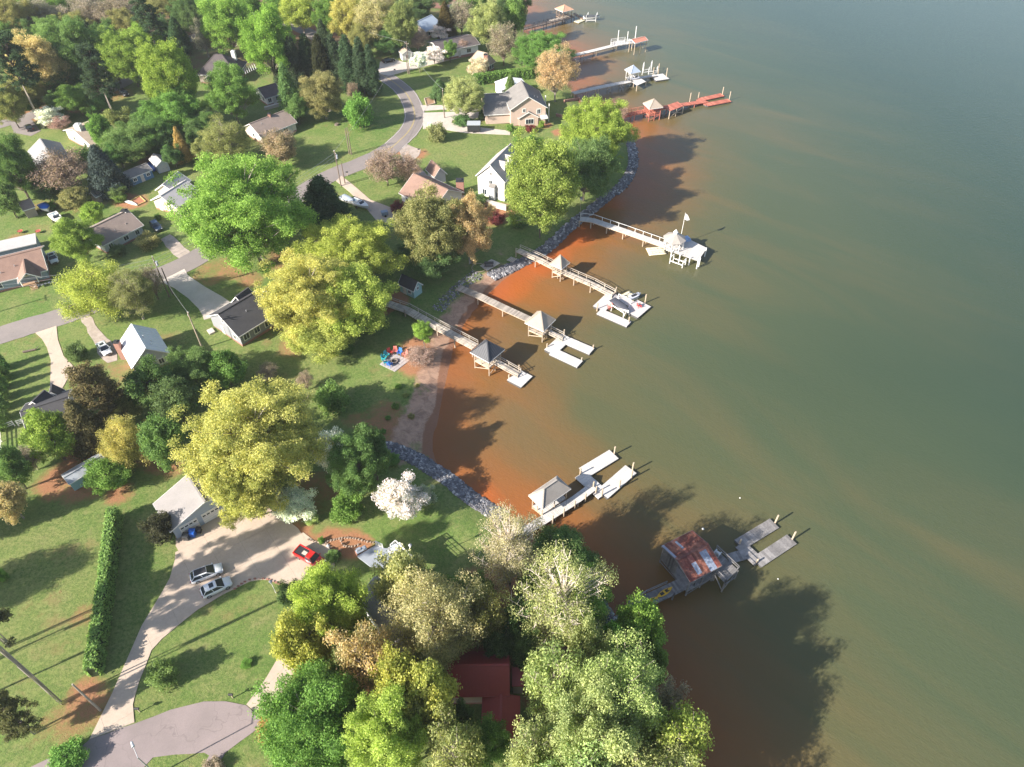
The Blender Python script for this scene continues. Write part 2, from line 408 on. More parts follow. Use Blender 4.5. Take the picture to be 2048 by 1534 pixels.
def strip(name, path, w0, w1, m, dz, kind='structure', parent=None, wob=0.0, dash=None):
    """ribbon between lateral offsets w0..w1 of a path"""
    vs_, fs_ = [], []; n = len(path); r = random.Random(n); k = max(2, int(abs(w1-w0)/1.2)+1)
    xs_, ys_ = [], []
    for i, p in enumerate(path):
        t = (path[min(i+1, n-1)]-path[max(i-1, 0)]).normalized(); s = Vector((-t.y, t.x))
        for j in range(k):
            o = w0+(w1-w0)*j/(k-1)
            if j in (0, k-1): o += r.uniform(-wob, wob)
            q = p+s*o; xs_.append(q.x); ys_.append(q.y)
    zz = np.maximum(height_d(sdist(xs_, ys_)), 0)+dz
    for i in range(n-1):
        for j in range(k-1): fs_.append((i*k+j, i*k+j+1, (i+1)*k+j+1, (i+1)*k+j))
    me = bpy.data.meshes.new(name); me.from_pydata(list(zip(xs_, ys_, zz)), [], fs_); me.materials.append(m); me.update()
    o = link(name, me, parent)
    if kind: setp(o, kind=kind)
    return o
def asphalt(name, c, c2):
    m, nt, p = new_mat(name); pos = nd(nt, 'ShaderNodeNewGeometry').outputs['Position']
    f = ramp(nt, noise(nt, pos, 0.18, 5, 0.65), [(0.35, 0.0), (0.7, 1.0)])
    col = mixc(nt, f, c, c2); col = mixc(nt, ramp(nt, noise(nt, pos, 5, 4, 0.8), [(0.3, 0.0), (0.8, 0.5)]), col, tuple(x*0.6 for x in c))
    vo = nd(nt, 'ShaderNodeTexVoronoi', feature='DISTANCE_TO_EDGE'); vo.inputs['Scale'].default_value = 0.16
    mp = nd(nt, 'ShaderNodeMix', data_type='VECTOR'); mp.inputs[0].default_value = 0.18
    nz = nd(nt, 'ShaderNodeTexNoise'); nz.inputs['Scale'].default_value = 0.5; nt.links.new(pos, nz.inputs['Vector'])
    va = nd(nt, 'ShaderNodeVectorMath', operation='MULTIPLY_ADD'); nt.links.new(nz.outputs['Color'], va.inputs[0]); va.inputs[1].default_value = (3.5, 3.5, 0); nt.links.new(pos, va.inputs[2])
    nt.links.new(va.outputs[0], vo.inputs['Vector'])
    crack = ramp(nt, vo.outputs['Distance'], [(0.0, 0.45), (0.008, 0.0)])
    col = mixc(nt, crack, col, tuple(x*0.45 for x in c))
    nt.links.new(col, p.inputs['Base Color']); p.inputs['Roughness'].default_value = 0.9; p.inputs['Specular IOR Level'].default_value = 0.2
    return m
ASPH = asphalt('asphalt', (0.26, 0.225, 0.205), (0.205, 0.18, 0.17)); ASPH2 = asphalt('cul_de_sac_asphalt', (0.30, 0.245, 0.235), (0.235, 0.195, 0.185))
CONC = mat('concrete', (0.50, 0.405, 0.32), 0.9, (0.40, 0.315, 0.245), 0.25, spec=0.2, fine=3.0)
CONCW = mat('pale_concrete', (0.52, 0.46, 0.405), 0.9, (0.42, 0.37, 0.32), 0.3, spec=0.2, fine=3.0)
GRAV = mat('gravel', (0.42, 0.35, 0.30), 0.95, (0.25, 0.21, 0.17), 0.8, spec=0.1, fine=5.0)
YEL_LINE = mat('road_paint_yellow', (0.48, 0.36, 0.10), 0.8, (0.38, 0.29, 0.11), 2); WHT_LINE = mat('road_paint_white', (0.62, 0.58, 0.53), 0.8, None, 2)
MAIN = [(-80,692),(-20,677),(60,652),(140,628),(250,584),(320,551),(385,521),(450,480),(530,430),(600,388),(660,352),(705,334),(754,313),(787,292),(818,262),(829,237),(826,214),(813,188),(792,168),(767,152),(735,138),(700,118),(655,88),(610,62),(560,40),(500,18)]
mp_ = spline([gp(*q).to_2d() for q in MAIN], 1.3)
strip('main_road', mp_, -3.1, 3.1, ASPH, 0.07, wob=0.12)
for o in (-0.16, 0.07): strip('road_center_line', mp_[int(len(mp_)*.42):int(len(mp_)*.80)], o, o+0.10, YEL_LINE, 0.078)
for o in (-2.9, 2.8): strip('road_edge_line', mp_[int(len(mp_)*.44):int(len(mp_)*.80)], o, o+0.10, WHT_LINE, 0.078)
STREET = [(-60,268),(-10,252),(40,238),(90,222),(150,203),(200,188),(255,163),(300,132),(340,100),(375,80),(420,62),(480,48)]
strip('side_street', spline([gp(*q).to_2d() for q in STREET], 1.5), -2.7, 2.7, ASPH, 0.06, wob=0.15)
drape('cul_de_sac', wpoly([(40,1545),(63,1534),(100,1517),(163,1493),(179,1480),(269,1446),(342,1420),(408,1404),(453,1404),(493,1411),(520,1432),(528,1447),(505,1466),(478,1484),(450,1505),(428,1545),(415,1575),(400,1545),(420,1510),(408,1506),(350,1510),(305,1514),(288,1534),(270,1560),(180,1700),(-60,1640)]), ASPH2, 0.05, wob=0.08)
def clip_poly(poly, a, b, c):
    """keep a*x+b*y<=c"""
    out = []
    for p, q in zip(poly, poly[1:]+poly[:1]):
        dp, dq = a*p.x+b*p.y-c, a*q.x+b*q.y-c
        if dp <= 0: out.append(p)
        if (dp < 0 < dq) or (dq < 0 < dp): out.append(p.lerp(q, dp/(dp-dq)))
    return out
def slabs(name, px, m, size, ang, dz=0.08):
    """concrete drive poured in separate slabs: each slab a part"""
    poly = wpoly(px); root = empty(name, (poly[0].x, poly[0].y, hgt(poly[0].x, poly[0].y))); setp(root, kind='structure')
    c, s = math.cos(ang), math.sin(ang); ex, ey = Vector((c, s)), Vector((-s, c)); k = 0
    us = [p.dot(ex) for p in poly]; vs__ = [p.dot(ey) for p in poly]; g = 0.009
    i = math.floor(min(us)/size)
    while i*size < max(us):
        j = math.floor(min(vs__)/size)
        while j*size < max(vs__):
            q = clip_poly(poly, -ex.x, -ex.y, -(i*size+g)); q = clip_poly(q, ex.x, ex.y, (i+1)*size-g) if q else q
            q = clip_poly(q, -ey.x, -ey.y, -(j*size+g)) if q else q; q = clip_poly(q, ey.x, ey.y, (j+1)*size-g) if q else q
            j += 1
            if len(q) < 3: continue
            ar = abs(sum(a.x*b.y-b.x*a.y for a, b in zip(q, q[1:]+q[:1]))/2)
            if ar < 0.25: continue
            zz = [max(hgt(p.x, p.y), 0)+dz for p in q]; o = root.location
            mb = MB(o); mb.prism([(p.x, p.y, z) for p, z in zip(q, zz)], 0.14)
            mb.build('concrete_slab', m, root)
        i += 1
    return root
slabs('driveway', [(179,1479),(224,1388),(263,1299),(284,1251),(321,1190),(340,1156),(350,1120),(352,1085),(351,1068),(432,1018),(485,990),(520,1000),(545,1022),(574,1040),(630,1083),(645,1083),(672,1110),(668,1140),(605,1172),(575,1168),(540,1160),(518,1160),(500,1163),(448,1188),(395,1220),(356,1251),(324,1278),(303,1301),(292,1330),(279,1362),(270,1393),(266,1409),(269,1445)], CONC, 4.2, math.radians(38))
slabs('driveway', [(493,1409),(520,1375),(532,1357),(566,1299),(592,1250),(640,1215),(670,1250),(610,1310),(584,1354),(563,1393),(526,1437)], CONC, 4.6, math.radians(52))
slabs('driveway', [(320,563),(369,538),(376,551),(410,574),(458,601),(462,612),(430,634),(408,640),(405,630),(397,617),(376,596),(348,576)], CONCW, 4.5, math.radians(-38))
slabs('driveway', [(71,666),(113,652),(116,680),(127,711),(150,736),(138,752),(130,768),(118,788),(100,788),(101,755),(102,721),(94,695),(84,678)], CONC, 4.5, math.radians(15))
slabs('driveway', [(683,352),(706,370),(741,400),(797,421),(815,440),(790,452),(752,440),(735,420),(700,385),(672,362)], CONC, 5, math.radians(30))
slabs('driveway', [(841,211),(965,210),(968,222),(905,222),(890,219),(846,222)], CONCW, 5, 0.05)
slabs('driveway', [(846,226),(905,224),(968,224),(965,236),(905,240),(903,246),(935,252),(1020,262),(1020,270),(930,266),(880,258),(846,258)], CONCW, 5, 0.05)
slabs('driveway', [(757,148),(760,124),(785,118),(806,124),(830,127),(870,118),(915,107),(945,104),(946,110),(905,119),(870,128),(830,138),(800,146),(780,152)], CONCW, 6, 0.3)
drape('gravel_drive', wpoly([(160,634),(178,628),(190,648),(205,668),(228,690),(236,722),(212,728),(198,705),(186,682),(172,655)]), GRAV, 0.05, wob=0.25)
drape('gravel_drive', wpoly([(322,478),(340,468),(356,480),(378,502),(390,512),(362,520),(345,508)]), GRAV, 0.05, wob=0.2)
drape('gravel_drive', wpoly([(797,300),(812,288),(842,300),(836,312),(826,322),(840,338),(862,356),(850,362),(825,342),(806,322)]), GRAV, 0.05, wob=0.2)
drape('parking_pad', wpoly([(20,246),(62,238),(82,262),(62,272),(28,266)]), ASPH, 0.05, wob=0.1)
drape('stone_patio', wpoly([(895,385),(948,395),(945,420),(915,430),(880,410)]), mat('patio_brick', (0.42, 0.30, 0.24), 0.9, (0.3, 0.2, 0.16), 2), 0.05, wob=0.1)

# ------------------------------------------------------------------ foliage prototypes
def leaf_mesh(name, P, N, S, seed, tone=0.0):
    r = np.random.default_rng(seed); n = len(P)
    N = N/np.linalg.norm(N, axis=1, keepdims=True)
    T = r.normal(size=(n, 3)); T -= N*(T*N).sum(1, keepdims=True); T /= np.linalg.norm(T, axis=1, keepdims=True)+1e-9
    B = np.cross(N, T); S = S[:, None]; lift = N*S*0.25
    co = np.stack([P-T*S, P+B*S*0.62+lift, P+T*S, P-B*S*0.62+lift*0.3], 1).reshape(-1, 3)
    me = bpy.data.meshes.new(name); me.vertices.add(4*n); me.vertices.foreach_set('co', co.ravel())
    me.loops.add(4*n); me.loops.foreach_set('vertex_index', np.arange(4*n))
    me.polygons.add(n); me.polygons.foreach_set('loop_start', np.arange(n)*4)
    a = me.attributes.new('leaf', 'FLOAT', 'FACE')
    a.data.foreach_set('value', np.clip(r.normal(0.5, 0.22, n)+tone, 0, 1).astype(np.float32))
    me.materials.append(LEAF); me.update(); me.validate(); return me
def unit(r, n):
    d = r.normal(size=(n, 3)); return d/np.linalg.norm(d, axis=1, keepdims=True)
def clumps_round(r, n, R, Rz, rc, low=-0.75):
    d = unit(r, n*4); d = d[d[:, 2] > low][:n]
    lob = 1+0.20*np.sin(2*d[:, 2]*3+3*np.arctan2(d[:, 1], d[:, 0])+r.uniform(0, 6))+0.13*np.sin(4*d[:, 2]+5*np.arctan2(d[:, 1], d[:, 0])+r.uniform(0, 6))
    rad = (0.35+0.65*r.random(len(d))**0.45)*lob
    c = d*rad[:, None]*np.array([R-rc*0.6, R-rc*0.6, Rz-rc*0.6])
    return c, rc*r.uniform(0.6, 1.3, len(d))
def crown(name, seed, C, CR, n, leaf, flat=0.75, out=0.6, jit=0.85, droop=0.0, Rz=5.0):
    r = np.random.default_rng(seed); w = CR**2; k = r.choice(len(C), n, p=w/w.sum())
    d = unit(r, n); d[:, 2] = np.where(d[:, 2] < -0.3, d[:, 2]*0.5, d[:, 2]); d /= np.linalg.norm(d, axis=1, keepdims=True)
    # twig sprays: leaves gather on short sprays inside every clump
    ns = max(8, n//14); sd = unit(r, len(C)*9).reshape(len(C), 9, 3); d = d*0.75+sd[k, r.integers(0, 9, n)]*0.9; d /= np.linalg.norm(d, axis=1, keepdims=True)
    rad = CR[k]*(0.25+0.95*r.random(n)**0.7)
    P = C[k]+d*rad[:, None]*np.array([1, 1, flat])+r.normal(0, leaf*0.8, (n, 3))
    if droop: P[:, 2] -= droop*r.random(n)**2
    N = d*out+unit(r, n)*jit+np.array([0, 0, 0.3])
    return leaf_mesh(name, P, N, leaf*r.uniform(0.55, 1.4, n), seed, r.normal(0, 0.13, len(C))[k])
def limbs(name, seed, C, CR, Rz, base_r, m, twigs=0, tw=0.03, every=1):
    r = random.Random(seed); mb = MB(); b0 = V((0, 0, -Rz*1.02))
    mb.tube(b0, V((0, 0, Rz*0.25)), base_r*0.8, base_r*0.25, 6)
    for i in range(0, len(C), every):
        c = V(C[i]); z0 = max(-Rz*0.95, min(c.z-abs(math.hypot(c.x, c.y))*r.uniform(0.5, 0.9)-0.4, Rz*0.2))
        a = V((0, 0, z0)); mid = a.lerp(c, 0.5)+V((r.uniform(-.3, .3), r.uniform(-.3, .3), r.uniform(-.1, .45)))
        rr = base_r*r.uniform(0.16, 0.34)
        mb.tube(a, mid, rr, rr*0.62, 4, False); mb.tube(mid, c, rr*0.62, rr*0.25, 4, False)
        for _ in range(twigs):
            d = V((r.gauss(0, 1), r.gauss(0, 1), r.gauss(0.5, 0.9))).normalized()*CR[i]*r.uniform(0.7, 1.3)
            s = mid.lerp(c, r.uniform(0.3, 1.0)); mb.tube(s, s+d, tw, tw*0.35, 3, False)
    return mb.mesh(name, m)
PROTO = {}
def proto(kind, seed, R, Rz, ncl, rc, n, leaf, low=-0.75, trunk=0.34, bark=BARK, twigs=0, tw=0.03, every=2, **kw):
    r = np.random.default_rng(seed); C, CR = clumps_round(r, ncl, R, Rz, rc, low)
    PROTO.setdefault(kind, []).append((crown(kind+'_crown', seed, C, CR, n, leaf, Rz=Rz, **kw), limbs(kind+'_limbs', seed, C, CR, Rz, trunk, bark, twigs, tw, every), R, Rz))
for s in (1, 4, 5): proto('treeL', s, 7, 6.8, 330, 1.12, 96000, 0.128, bark=BARKP)
proto('treeX', 42, 11, 9.5, 680, 1.22, 165000, 0.142, bark=BARKP, trunk=0.5)
for s in (3, 7): proto('treeS', s, 3, 3, 100, 0.70, 24000, 0.108, trunk=0.2)
for s in (8, 9): proto('budL', s, 7, 7, 230, 1.25, 44000, 0.122, bark=BARKP, twigs=3, tw=0.045, every=1)
proto('sparseL', 15, 7, 7, 170, 1.25, 21000, 0.118, bark=BARKW, twigs=5, tw=0.055, every=1, trunk=0.62)
proto('budS', 10, 3, 3, 75, 0.8, 11000, 0.10, bark=BARKP, twigs=3, tw=0.025, every=1, trunk=0.2)
proto('bareS', 11, 3, 3, 95, 0.8, 8500, 0.08, bark=mat('twig_bark', (0.33, 0.25, 0.20), 0.9), twigs=9, tw=0.020, every=1, trunk=0.22)
proto('dogS', 12, 3, 2.6, 80, 0.7, 16000, 0.105, bark=BARK, twigs=2, tw=0.02, every=1, trunk=0.16, flat=0.5)
proto('shrubS', 13, 1.5, 1.4, 60, 0.42, 9500, 0.08, low=-0.9, trunk=0.1)
proto('willowL', 14, 7, 6, 200, 1.35, 46000, 0.13, droop=1.8, bark=BARK, twigs=3, tw=0.04)
def proto_cone(kind, seed, R, Rz, n, leaf, ncl, power=1.0, rc=0.5, bark=BARK, base=0.16):
    r = np.random.default_rng(seed); t = r.random(ncl)**0.8; ang = r.uniform(0, 6.283, ncl)
    prof = np.clip((1-t)**power, 0.04, 1)*np.minimum(1, t*9+0.45)
    rad = prof*R*(0.62+0.42*r.random(ncl))
    C = np.stack([np.cos(ang)*rad, np.sin(ang)*rad, (t*2-1)*Rz*0.97], 1); CR = rc*(0.45+0.8*prof)*r.uniform(0.8, 1.25, ncl)
    cr = crown(kind+'_crown', seed, C, CR, n, leaf, 1.1, 0.9, 0.6)
    mb = MB(); mb.tube((0, 0, -Rz), (0, 0, Rz*0.9), base, 0.03, 6)
    PROTO.setdefault(kind, []).append((cr, mb.mesh(kind+'_limbs', bark), R, Rz))
for s in (21, 22): proto_cone('cypress', s, 2.2, 7, 32000, 0.135, 230, 0.55, 0.75)
proto_cone('cone', 23, 3, 5, 30000, 0.135, 230, 0.75, 0.8)
proto_cone('cone', 24, 3, 5, 28000, 0.14, 180, 0.85, 0.9)
proto_cone('arb', 25, 0.8, 2.2, 4000, 0.13, 60, 0.5, 0.35)
r_ = np.random.default_rng(31)
for s in (31, 32):
    r_ = np.random.default_rng(s); n_ = 110; t_ = r_.random(n_); an_ = r_.uniform(0, 6.283, n_); ra_ = 4.2*(1-0.6*t_)*r_.uniform(0.35, 1, n_)
    C_ = np.stack([np.cos(an_)*ra_, np.sin(an_)*ra_, (t_*2-1)*5], 1); CR_ = r_.uniform(0.45, 0.95, n_)
    PROTO.setdefault('pine', []).append((crown('pine_crown', s, C_, CR_, 24000, 0.13, 0.5), limbs('pine_limbs', s, C_, CR_, 5, 0.3, BARK, 2, 0.03, 1), 4.2, 5))
_t = MB()
for k in range(7):
    z0, z1 = k/7, (k+1)/7; w = lambda z: 1-0.35*z+0.55*max(0, 0.12-z)/0.12
    _t.tube((0.25*math.sin(z0*3), 0, z0), (0.25*math.sin(z1*3), 0, z1), w(z0), w(z1), 9, False)
TRUNK = {b.name: (lambda mm: mm)(_t.mesh('trunk', b, True)) for b in (BARK, BARKP)}

C_LIME = (0.305, 0.43, 0.095); C_GREEN = (0.2, 0.335, 0.085); C_MID = (0.2, 0.31, 0.1); C_DEEP = (0.15, 0.245, 0.088); C_DARK = (0.08, 0.13, 0.065)
C_YEL = (0.53, 0.52, 0.165); C_YG = (0.44, 0.5, 0.125); C_OLIVE = (0.34, 0.35, 0.14); C_TAN = (0.57, 0.49, 0.25); C_BUD = (0.52, 0.465, 0.25)
C_PALE = (0.41, 0.49, 0.19); C_WHITE = (0.850, 0.850, 0.850); C_PINK = (0.520, 0.359, 0.303); C_BROWN = (0.4, 0.31, 0.22); C_RED = (0.218, 0.063, 0.063); C_BLUE = (0.100, 0.138, 0.125); C_GOLD = (0.466, 0.354, 0.124); C_GREY = (0.4, 0.35, 0.27)
CLEAR = dict(maple=0.16, oak=0.14, bud=0.16, sparse=0.14, bare=0.16, dog=0.22, shrub=-0.06, willow=0.12, cypress=0.02, cone=0.04, arb=0.0, pine=1.0)
NAMES = dict(maple='maple_tree', oak='oak_tree', bud='budding_tree', sparse='budding_tree', bare='bare_tree', dog='dogwood_tree', shrub='shrub', willow='willow_tree', cypress='cypress_tree', cone='evergreen_tree', arb='arborvitae', pine='pine_tree')
trng = random.Random(77)
def grow(kind, base, a, b, clear, color, label, cat, group=None, lean=0.0):
    if kind in ('maple', 'oak'): key = 'treeX' if a > 8.9 else 'treeL' if a > 4.4 else 'treeS'
    elif kind == 'sparse': key = 'sparseL'
    elif kind == 'bud': key = 'budL' if a > 4.4 else 'budS'
    elif kind == 'willow': key = 'willowL'
    elif kind in ('bare', 'dog', 'shrub'): key = kind+'S'
    else: key = kind
    cm, lm, R, Rz = PROTO[key][trng.randrange(len(PROTO[key]))]
    root = empty(NAMES[kind], base, label, cat, group)
    rz = trng.uniform(0, 6.283); jit = tuple(c*trng.uniform(0.92, 1.08) for c in color)
    zc = clear+b
    o = link('crown', cm, root, (0, 0, zc), (a/R, a/R, b/Rz), rz); o.color = (*jit, 1)
    link('branches', lm, root, (0, 0, zc), (a/R, a/R, b/Rz), rz)
    if kind not in ('shrub', 'arb'):
        tr = min(0.36 if kind != 'pine' else 0.22, 0.035*(clear+2*b)**0.9*0.55+0.05)
        link('trunk', TRUNK[BARKP.name if kind in ('oak', 'bud', 'sparse', 'pine') else BARK.name], root, (0, 0, -0.2), (tr, tr, clear+0.5*b+0.2), rz)
    return root
def tree(kind, u, v, rw, rh, color, label, ht=None, group=None, clear=None, cat=None):
    """crown centre and half-extents measured in the photo -> a tree standing on the ground below it"""
    cf = CLEAR[kind] if clear is None else clear; zc = 5.0; g = 3.0
    for _ in range(12):
        p = at_z(u, v, g+zc); d = ray(u, v); depth = (p-cam.location).dot(V((0, S2, -S2)))
        a = rw*depth/FPX; th = math.asin(-d.z/d.length)
        if ht: b = ht/(2*(1+cf))
        else:
            m2 = (rh*depth/FPX)**2-(a*math.sin(th))**2; b = math.sqrt(max(m2, (0.62*a*math.cos(th))**2))/math.cos(th)
            b = min(b, 2.2*a if kind not in ('cypress', 'cone', 'arb', 'pine') else 5*a)
        clr = cf*2*b; zc = clr+b; g = max(hgt(p.x, p.y), 0.1)
    return grow(kind, (p.x, p.y, g-0.05), a, b, clr, color, label, cat or ('shrub' if kind in ('shrub', 'arb') else 'tree'), group)
T = tree
FG = 'trees in the near shore grove'
# --- near grove, bottom of the picture
T('oak',662,1222,74,60,C_YG,'big yellow-green oak whose crown hides the front of the red pickup',19)
T('oak',612,1292,54,80,C_YG,'tall yellow-green oak leaning over the upper end of the short concrete drive',18)
T('oak',804,1170,60,46,C_TAN,'golden tan oak overhanging the grey deck railing',17)
T('bud',725,1320,62,48,C_TAN,'tan budding oak in the middle of the near grove, left of the red roof',19)
T('bud',872,1240,92,62,C_BUD,'wide olive-tan budding oak with bare pale branches showing, above the red metal roof',20)
T('maple',625,1440,105,92,C_GREEN,'bright green maple at the bottom edge beside the short concrete drive',17)
T('oak',770,1480,78,72,C_YG,'yellow-green oak cut off by the bottom edge, right of the bright green maple',20)
T('oak',795,1370,55,52,C_YG,'small-crowned yellow-green oak standing over the blue tarp',19)
T('oak',852,1402,62,58,C_YEL,'yellow-tan oak overlapping the left end of the red metal roof',20)
T('bud',905,1500,62,54,C_OLIVE,'olive oak at the bottom edge just left of the lower red roof',19)
T('bud',975,1232,50,44,C_OLIVE,'olive budding tree between the grey house and the red roof',15)
T('maple',905,1190,34,30,C_MID,'mid-green understory tree in the shade beyond the grey deck',9)
T('sparse',1018,1100,66,86,(.50,.45,.27),'pale tan budding tree over the shore end of the white dock',19)
T('maple',1120,1118,66,38,C_DEEP,'dark green glossy tree at the water edge beside the pale budding tree',10)
T('maple',1060,1180,34,34,C_GREEN,'small fresh green tree at the foot of the pale budding tree',9)
T('sparse',1125,1205,95,88,(.42,.46,.18),'large half-leafed tree with forked white branches above the near grove',21)
T('maple',1150,1215,72,66,C_LIME,'lime green tree behind the forked white branches',14)
T('maple',1276,1252,50,58,C_LIME,'bright lime maple on the shore next to the two yellow kayaks',15)
T('maple',1235,1290,40,44,C_GREEN,'green shore tree filling the gap below the lime maple',13)
T('bud',1110,1375,66,70,C_PALE,'pale green oak directly right of the red metal roof',21)
T('bud',1240,1392,92,76,C_PALE,'biggest pale green oak of the near grove, closest to the dark water',23)
T('oak',1175,1480,95,76,C_PALE,'pale green oak at the bottom edge in the middle of the grove',23)
T('bud',1345,1485,70,66,C_YG,'yellow-green oak in the lower right end of the grove, against the water',19)
T('bud',1064,1506,50,46,C_PALE,'narrow pale oak at the bottom edge right of the lower red roof',20)
T('bud',1330,1410,42,40,C_GREY,'greyish bare-topped tree at the waterside edge of the near grove',14)
T('shrub',580,1187,28,26,C_DEEP,'dark rounded holly beside the white lamp post on the drive curve')
T('shrub',325,1347,29,30,C_MID,'round green bush alone on the lawn inside the drive loop',ht=4.5)
T('shrub',492,1326,11,9,C_GREEN,'tiny green sapling on the lawn right of the round bush')
T('shrub',666,1112,14,14,C_MID,'clipped ball shrub in front of the red pickup')
T('shrub',642,1080,7,7,C_GREEN,'small bright plant at the corner of the concrete drive')
T('shrub',133,1515,36,26,C_GREEN,'green bush at the bottom left edge beside the cul-de-sac')
T('shrub',545,1452,32,24,C_GOLD,'straw-coloured shrub between the cul-de-sac and the bright green maple')
T('shrub',425,1535,20,14,C_GREY,'brown twiggy shrub on the grass island at the bottom edge')
for k, (u, v, s) in enumerate([(797,772,7),(812,790,6),(790,812,8),(822,832,7),(776,835,6),(835,770,5),(766,862,6)]):
    T('shrub',u,v,s,s*.6,C_OLIVE if k % 2 else C_GREEN,['green weed tuft at the top of the beach near the patio','olive weed tuft on the beach slope, second from the patio','green weed tuft in the middle of the beach slope','olive weed tuft closest to the waterline of the beach','green weed tuft on the lawn side of the beach slope','olive weed tuft below the reddish brush on the beach','green weed tuft near the end of the rock wall'][k],group='weeds along the beach')
# --- around the garage and the white dock
T('oak',510,880,134,124,C_YEL,'huge golden-yellow oak over the grey garage roof',20)
T('oak',485,980,58,46,C_YEL,'smaller golden-yellow oak below the huge one, against the garage front',14)
T('dog',664,905,36,50,C_WHITE,'shaded white dogwood on the lawn left of the feathery green tree')
T('dog',585,1005,42,28,C_WHITE,'white dogwood at the edge of the concrete drive')
T('dog',797,997,48,46,C_WHITE,'fullest white dogwood, near the rock wall',ht=8)
T('dog',848,990,22,22,(0.45,0.48,0.40),'thin pale blossom tree between the full dogwood and the rock wall')
T('shrub',692,1013,31,31,C_GREEN,'large round bright green bush between two white dogwoods',ht=5.5)
T('shrub',622,1035,16,12,C_PALE,'pale green shrub below the dogwood at the drive edge')
T('maple',708,930,54,62,C_MID,'feathery green tree with layered branches left of the full dogwood',13)
T('maple',742,905,36,52,C_DEEP,'dark green half of the pair beside the rock wall end')
T('shrub',665,795,34,42,C_MID,'spiky green shrub at the lawn edge right of the golden oak',ht=6)
T('shrub',785,918,16,9,C_MID,'low green plants on top of the rock wall end')
T('bare',535,742,24,14,C_GREY,'leafless grey brush clump above the golden oak')
T('bare',610,760,18,20,C_GREY,'leafless grey brush beside the spiky green shrub')
T('shrub',320,1055,30,40,(0.085,0.085,0.05),'bronze rounded holly against the garage wall',ht=6)
T('maple',381,735,48,44,C_MID,'rounded green tree beside the white metal roof',9)
T('maple',450,738,38,34,C_GREEN,'rounded fresh green tree between the dark-roofed house and the golden oak',8)
T('maple',300,770,46,48,C_DEEP,'dark green tree at the gable of the white metal roof',11)
T('maple',350,800,44,40,C_DEEP,'dark green tree deep in the clump left of the golden oak',11)
T('maple',325,880,42,62,C_MID,'tall dark green tree between the yellow weeping tree and the golden oak',13)
T('pine',190,775,58,50,(0.19,0.17,0.09),'brown-tinged pine over the bottom of the concrete drive',14,clear=0.35)
T('cone',165,850,40,52,(0.17,0.15,0.075),'brownish cedar right of the charcoal hip-roofed house',12)
T('willow',252,880,46,58,C_YEL,'yellow weeping tree left of the dark green trees',11,clear=0.05)
T('oak',240,815,30,30,C_OLIVE,'olive tree behind the yellow weeping tree')
T('maple',97,872,46,56,C_LIME,'light green tree in front of the charcoal-roofed house on the left',11)
T('maple',212,950,42,24,C_GREEN,'low spreading green tree over the long grey-roofed shed')
T('oak',16,1000,36,46,C_TAN,'golden-leaved tree on the left edge above the lawn',9)
T('maple',18,935,34,40,C_MID,'green tree on the left edge above the golden-leaved one',10)
T('bud',58,915,26,28,C_GREY,'thin grey leaning tree in the back yard with the long shed')
T('shrub',3,1150,10,14,C_GREEN,'green bush on the left edge beside the building shadow')
# --- middle left, along the main road
T('willow',188,575,66,58,C_YG,'large yellow-green willow-like tree overhanging the road')
T('bud',262,585,44,50,C_OLIVE,'thin grey-olive tree with dark leaning trunk beside the road')
T('bare',300,560,26,34,C_GREY,'grey-brown twiggy tree top over the edge of the road')
T('maple',152,478,42,44,C_LIME,'light green tree left of the white gable wall')
T('maple',185,425,24,22,C_LIME,'small light green tree behind the brown-roofed cottage')
T('shrub',296,480,24,18,C_OLIVE,'olive shrub in front of the brown-roofed cottage')
T('shrub',235,500,16,13,C_DEEP,'dark foundation shrub at the cottage front steps')
T('shrub',98,412,11,9,C_GREEN,'small green tree beside the blue-covered boat')
T('shrub',152,702,20,32,C_DEEP,'dark hedge-like shrub between the drive and the parked white sedan',ht=4)
T('shrub',315,433,7,7,C_MID,'small round shrub next to the dark parked car')
T('maple',490,420,124,108,C_LIME,'giant bright green maple over the bend of the main road')
T('cone',645,405,52,56,C_DARK,'dark evergreen magnolia right of the giant maple')
T('oak',698,505,92,72,C_YG,'yellow-green oak of the paired giants, farther from the camera')
T('oak',618,590,92,84,C_YEL,'yellow oak shading the charcoal roof')
T('oak',706,602,76,72,C_YG,'yellow-green oak above the small teal shed')
T('oak',640,660,70,40,C_YEL,'low yellow oak at the front of the paired giants')
T('oak',868,455,72,76,C_OLIVE,'olive green oak beside the brown-roofed lake house')
T('oak',938,455,46,64,C_TAN,'orange-tan oak next to the backyard of the white house')
T('maple',858,508,56,36,C_DEEP,'dark green tree in shade behind the teal shed')
T('maple',560,300,30,30,C_BROWN,'brown leafing tree in front of the tan-roofed house')
T('shrub',690,694,20,12,C_DEEP,'low dark shrub on the lawn left of the shore sapling')
T('maple',845,660,20,20,C_LIME,'light green sapling on thin trunk beside the long railed pier',clear=0.7,ht=7.5)
T('bare',838,712,30,18,C_PINK,'reddish leafless brush around the sapling by the pier',clear=0.0)
T('shrub',797,415,17,10,C_RED,'dark red barberry at the drive of the brown-roofed lake house')
T('shrub',955,400,20,9,C_DEEP,'dark green foundation hedge along the white house')
T('shrub',1035,440,20,10,C_MID,'shrub bed under the lake-side maple')
T('shrub',990,435,18,9,C_RED,'dark red shrubs in the garden bed by the white house')
T('maple',1082,365,74,92,C_LIME,'bright green maple standing by the shore next to the white house')
T('maple',1195,262,68,62,(0.37,0.43,0.10),'yellow-lime shore maple in front of the red pier')
T('maple',1172,335,62,58,C_MID,'shaded dark green tree between the two shore maples')
T('maple',1055,300,30,30,C_GREEN,'green tree behind the lake-side maple, left')
T('bare',1240,222,18,18,C_PINK,'leafless pinkish shrub at the shore end of the red pier')
T('bud',1112,142,42,46,C_TAN,'pale tan tree with white trunk on the far shore lawn')
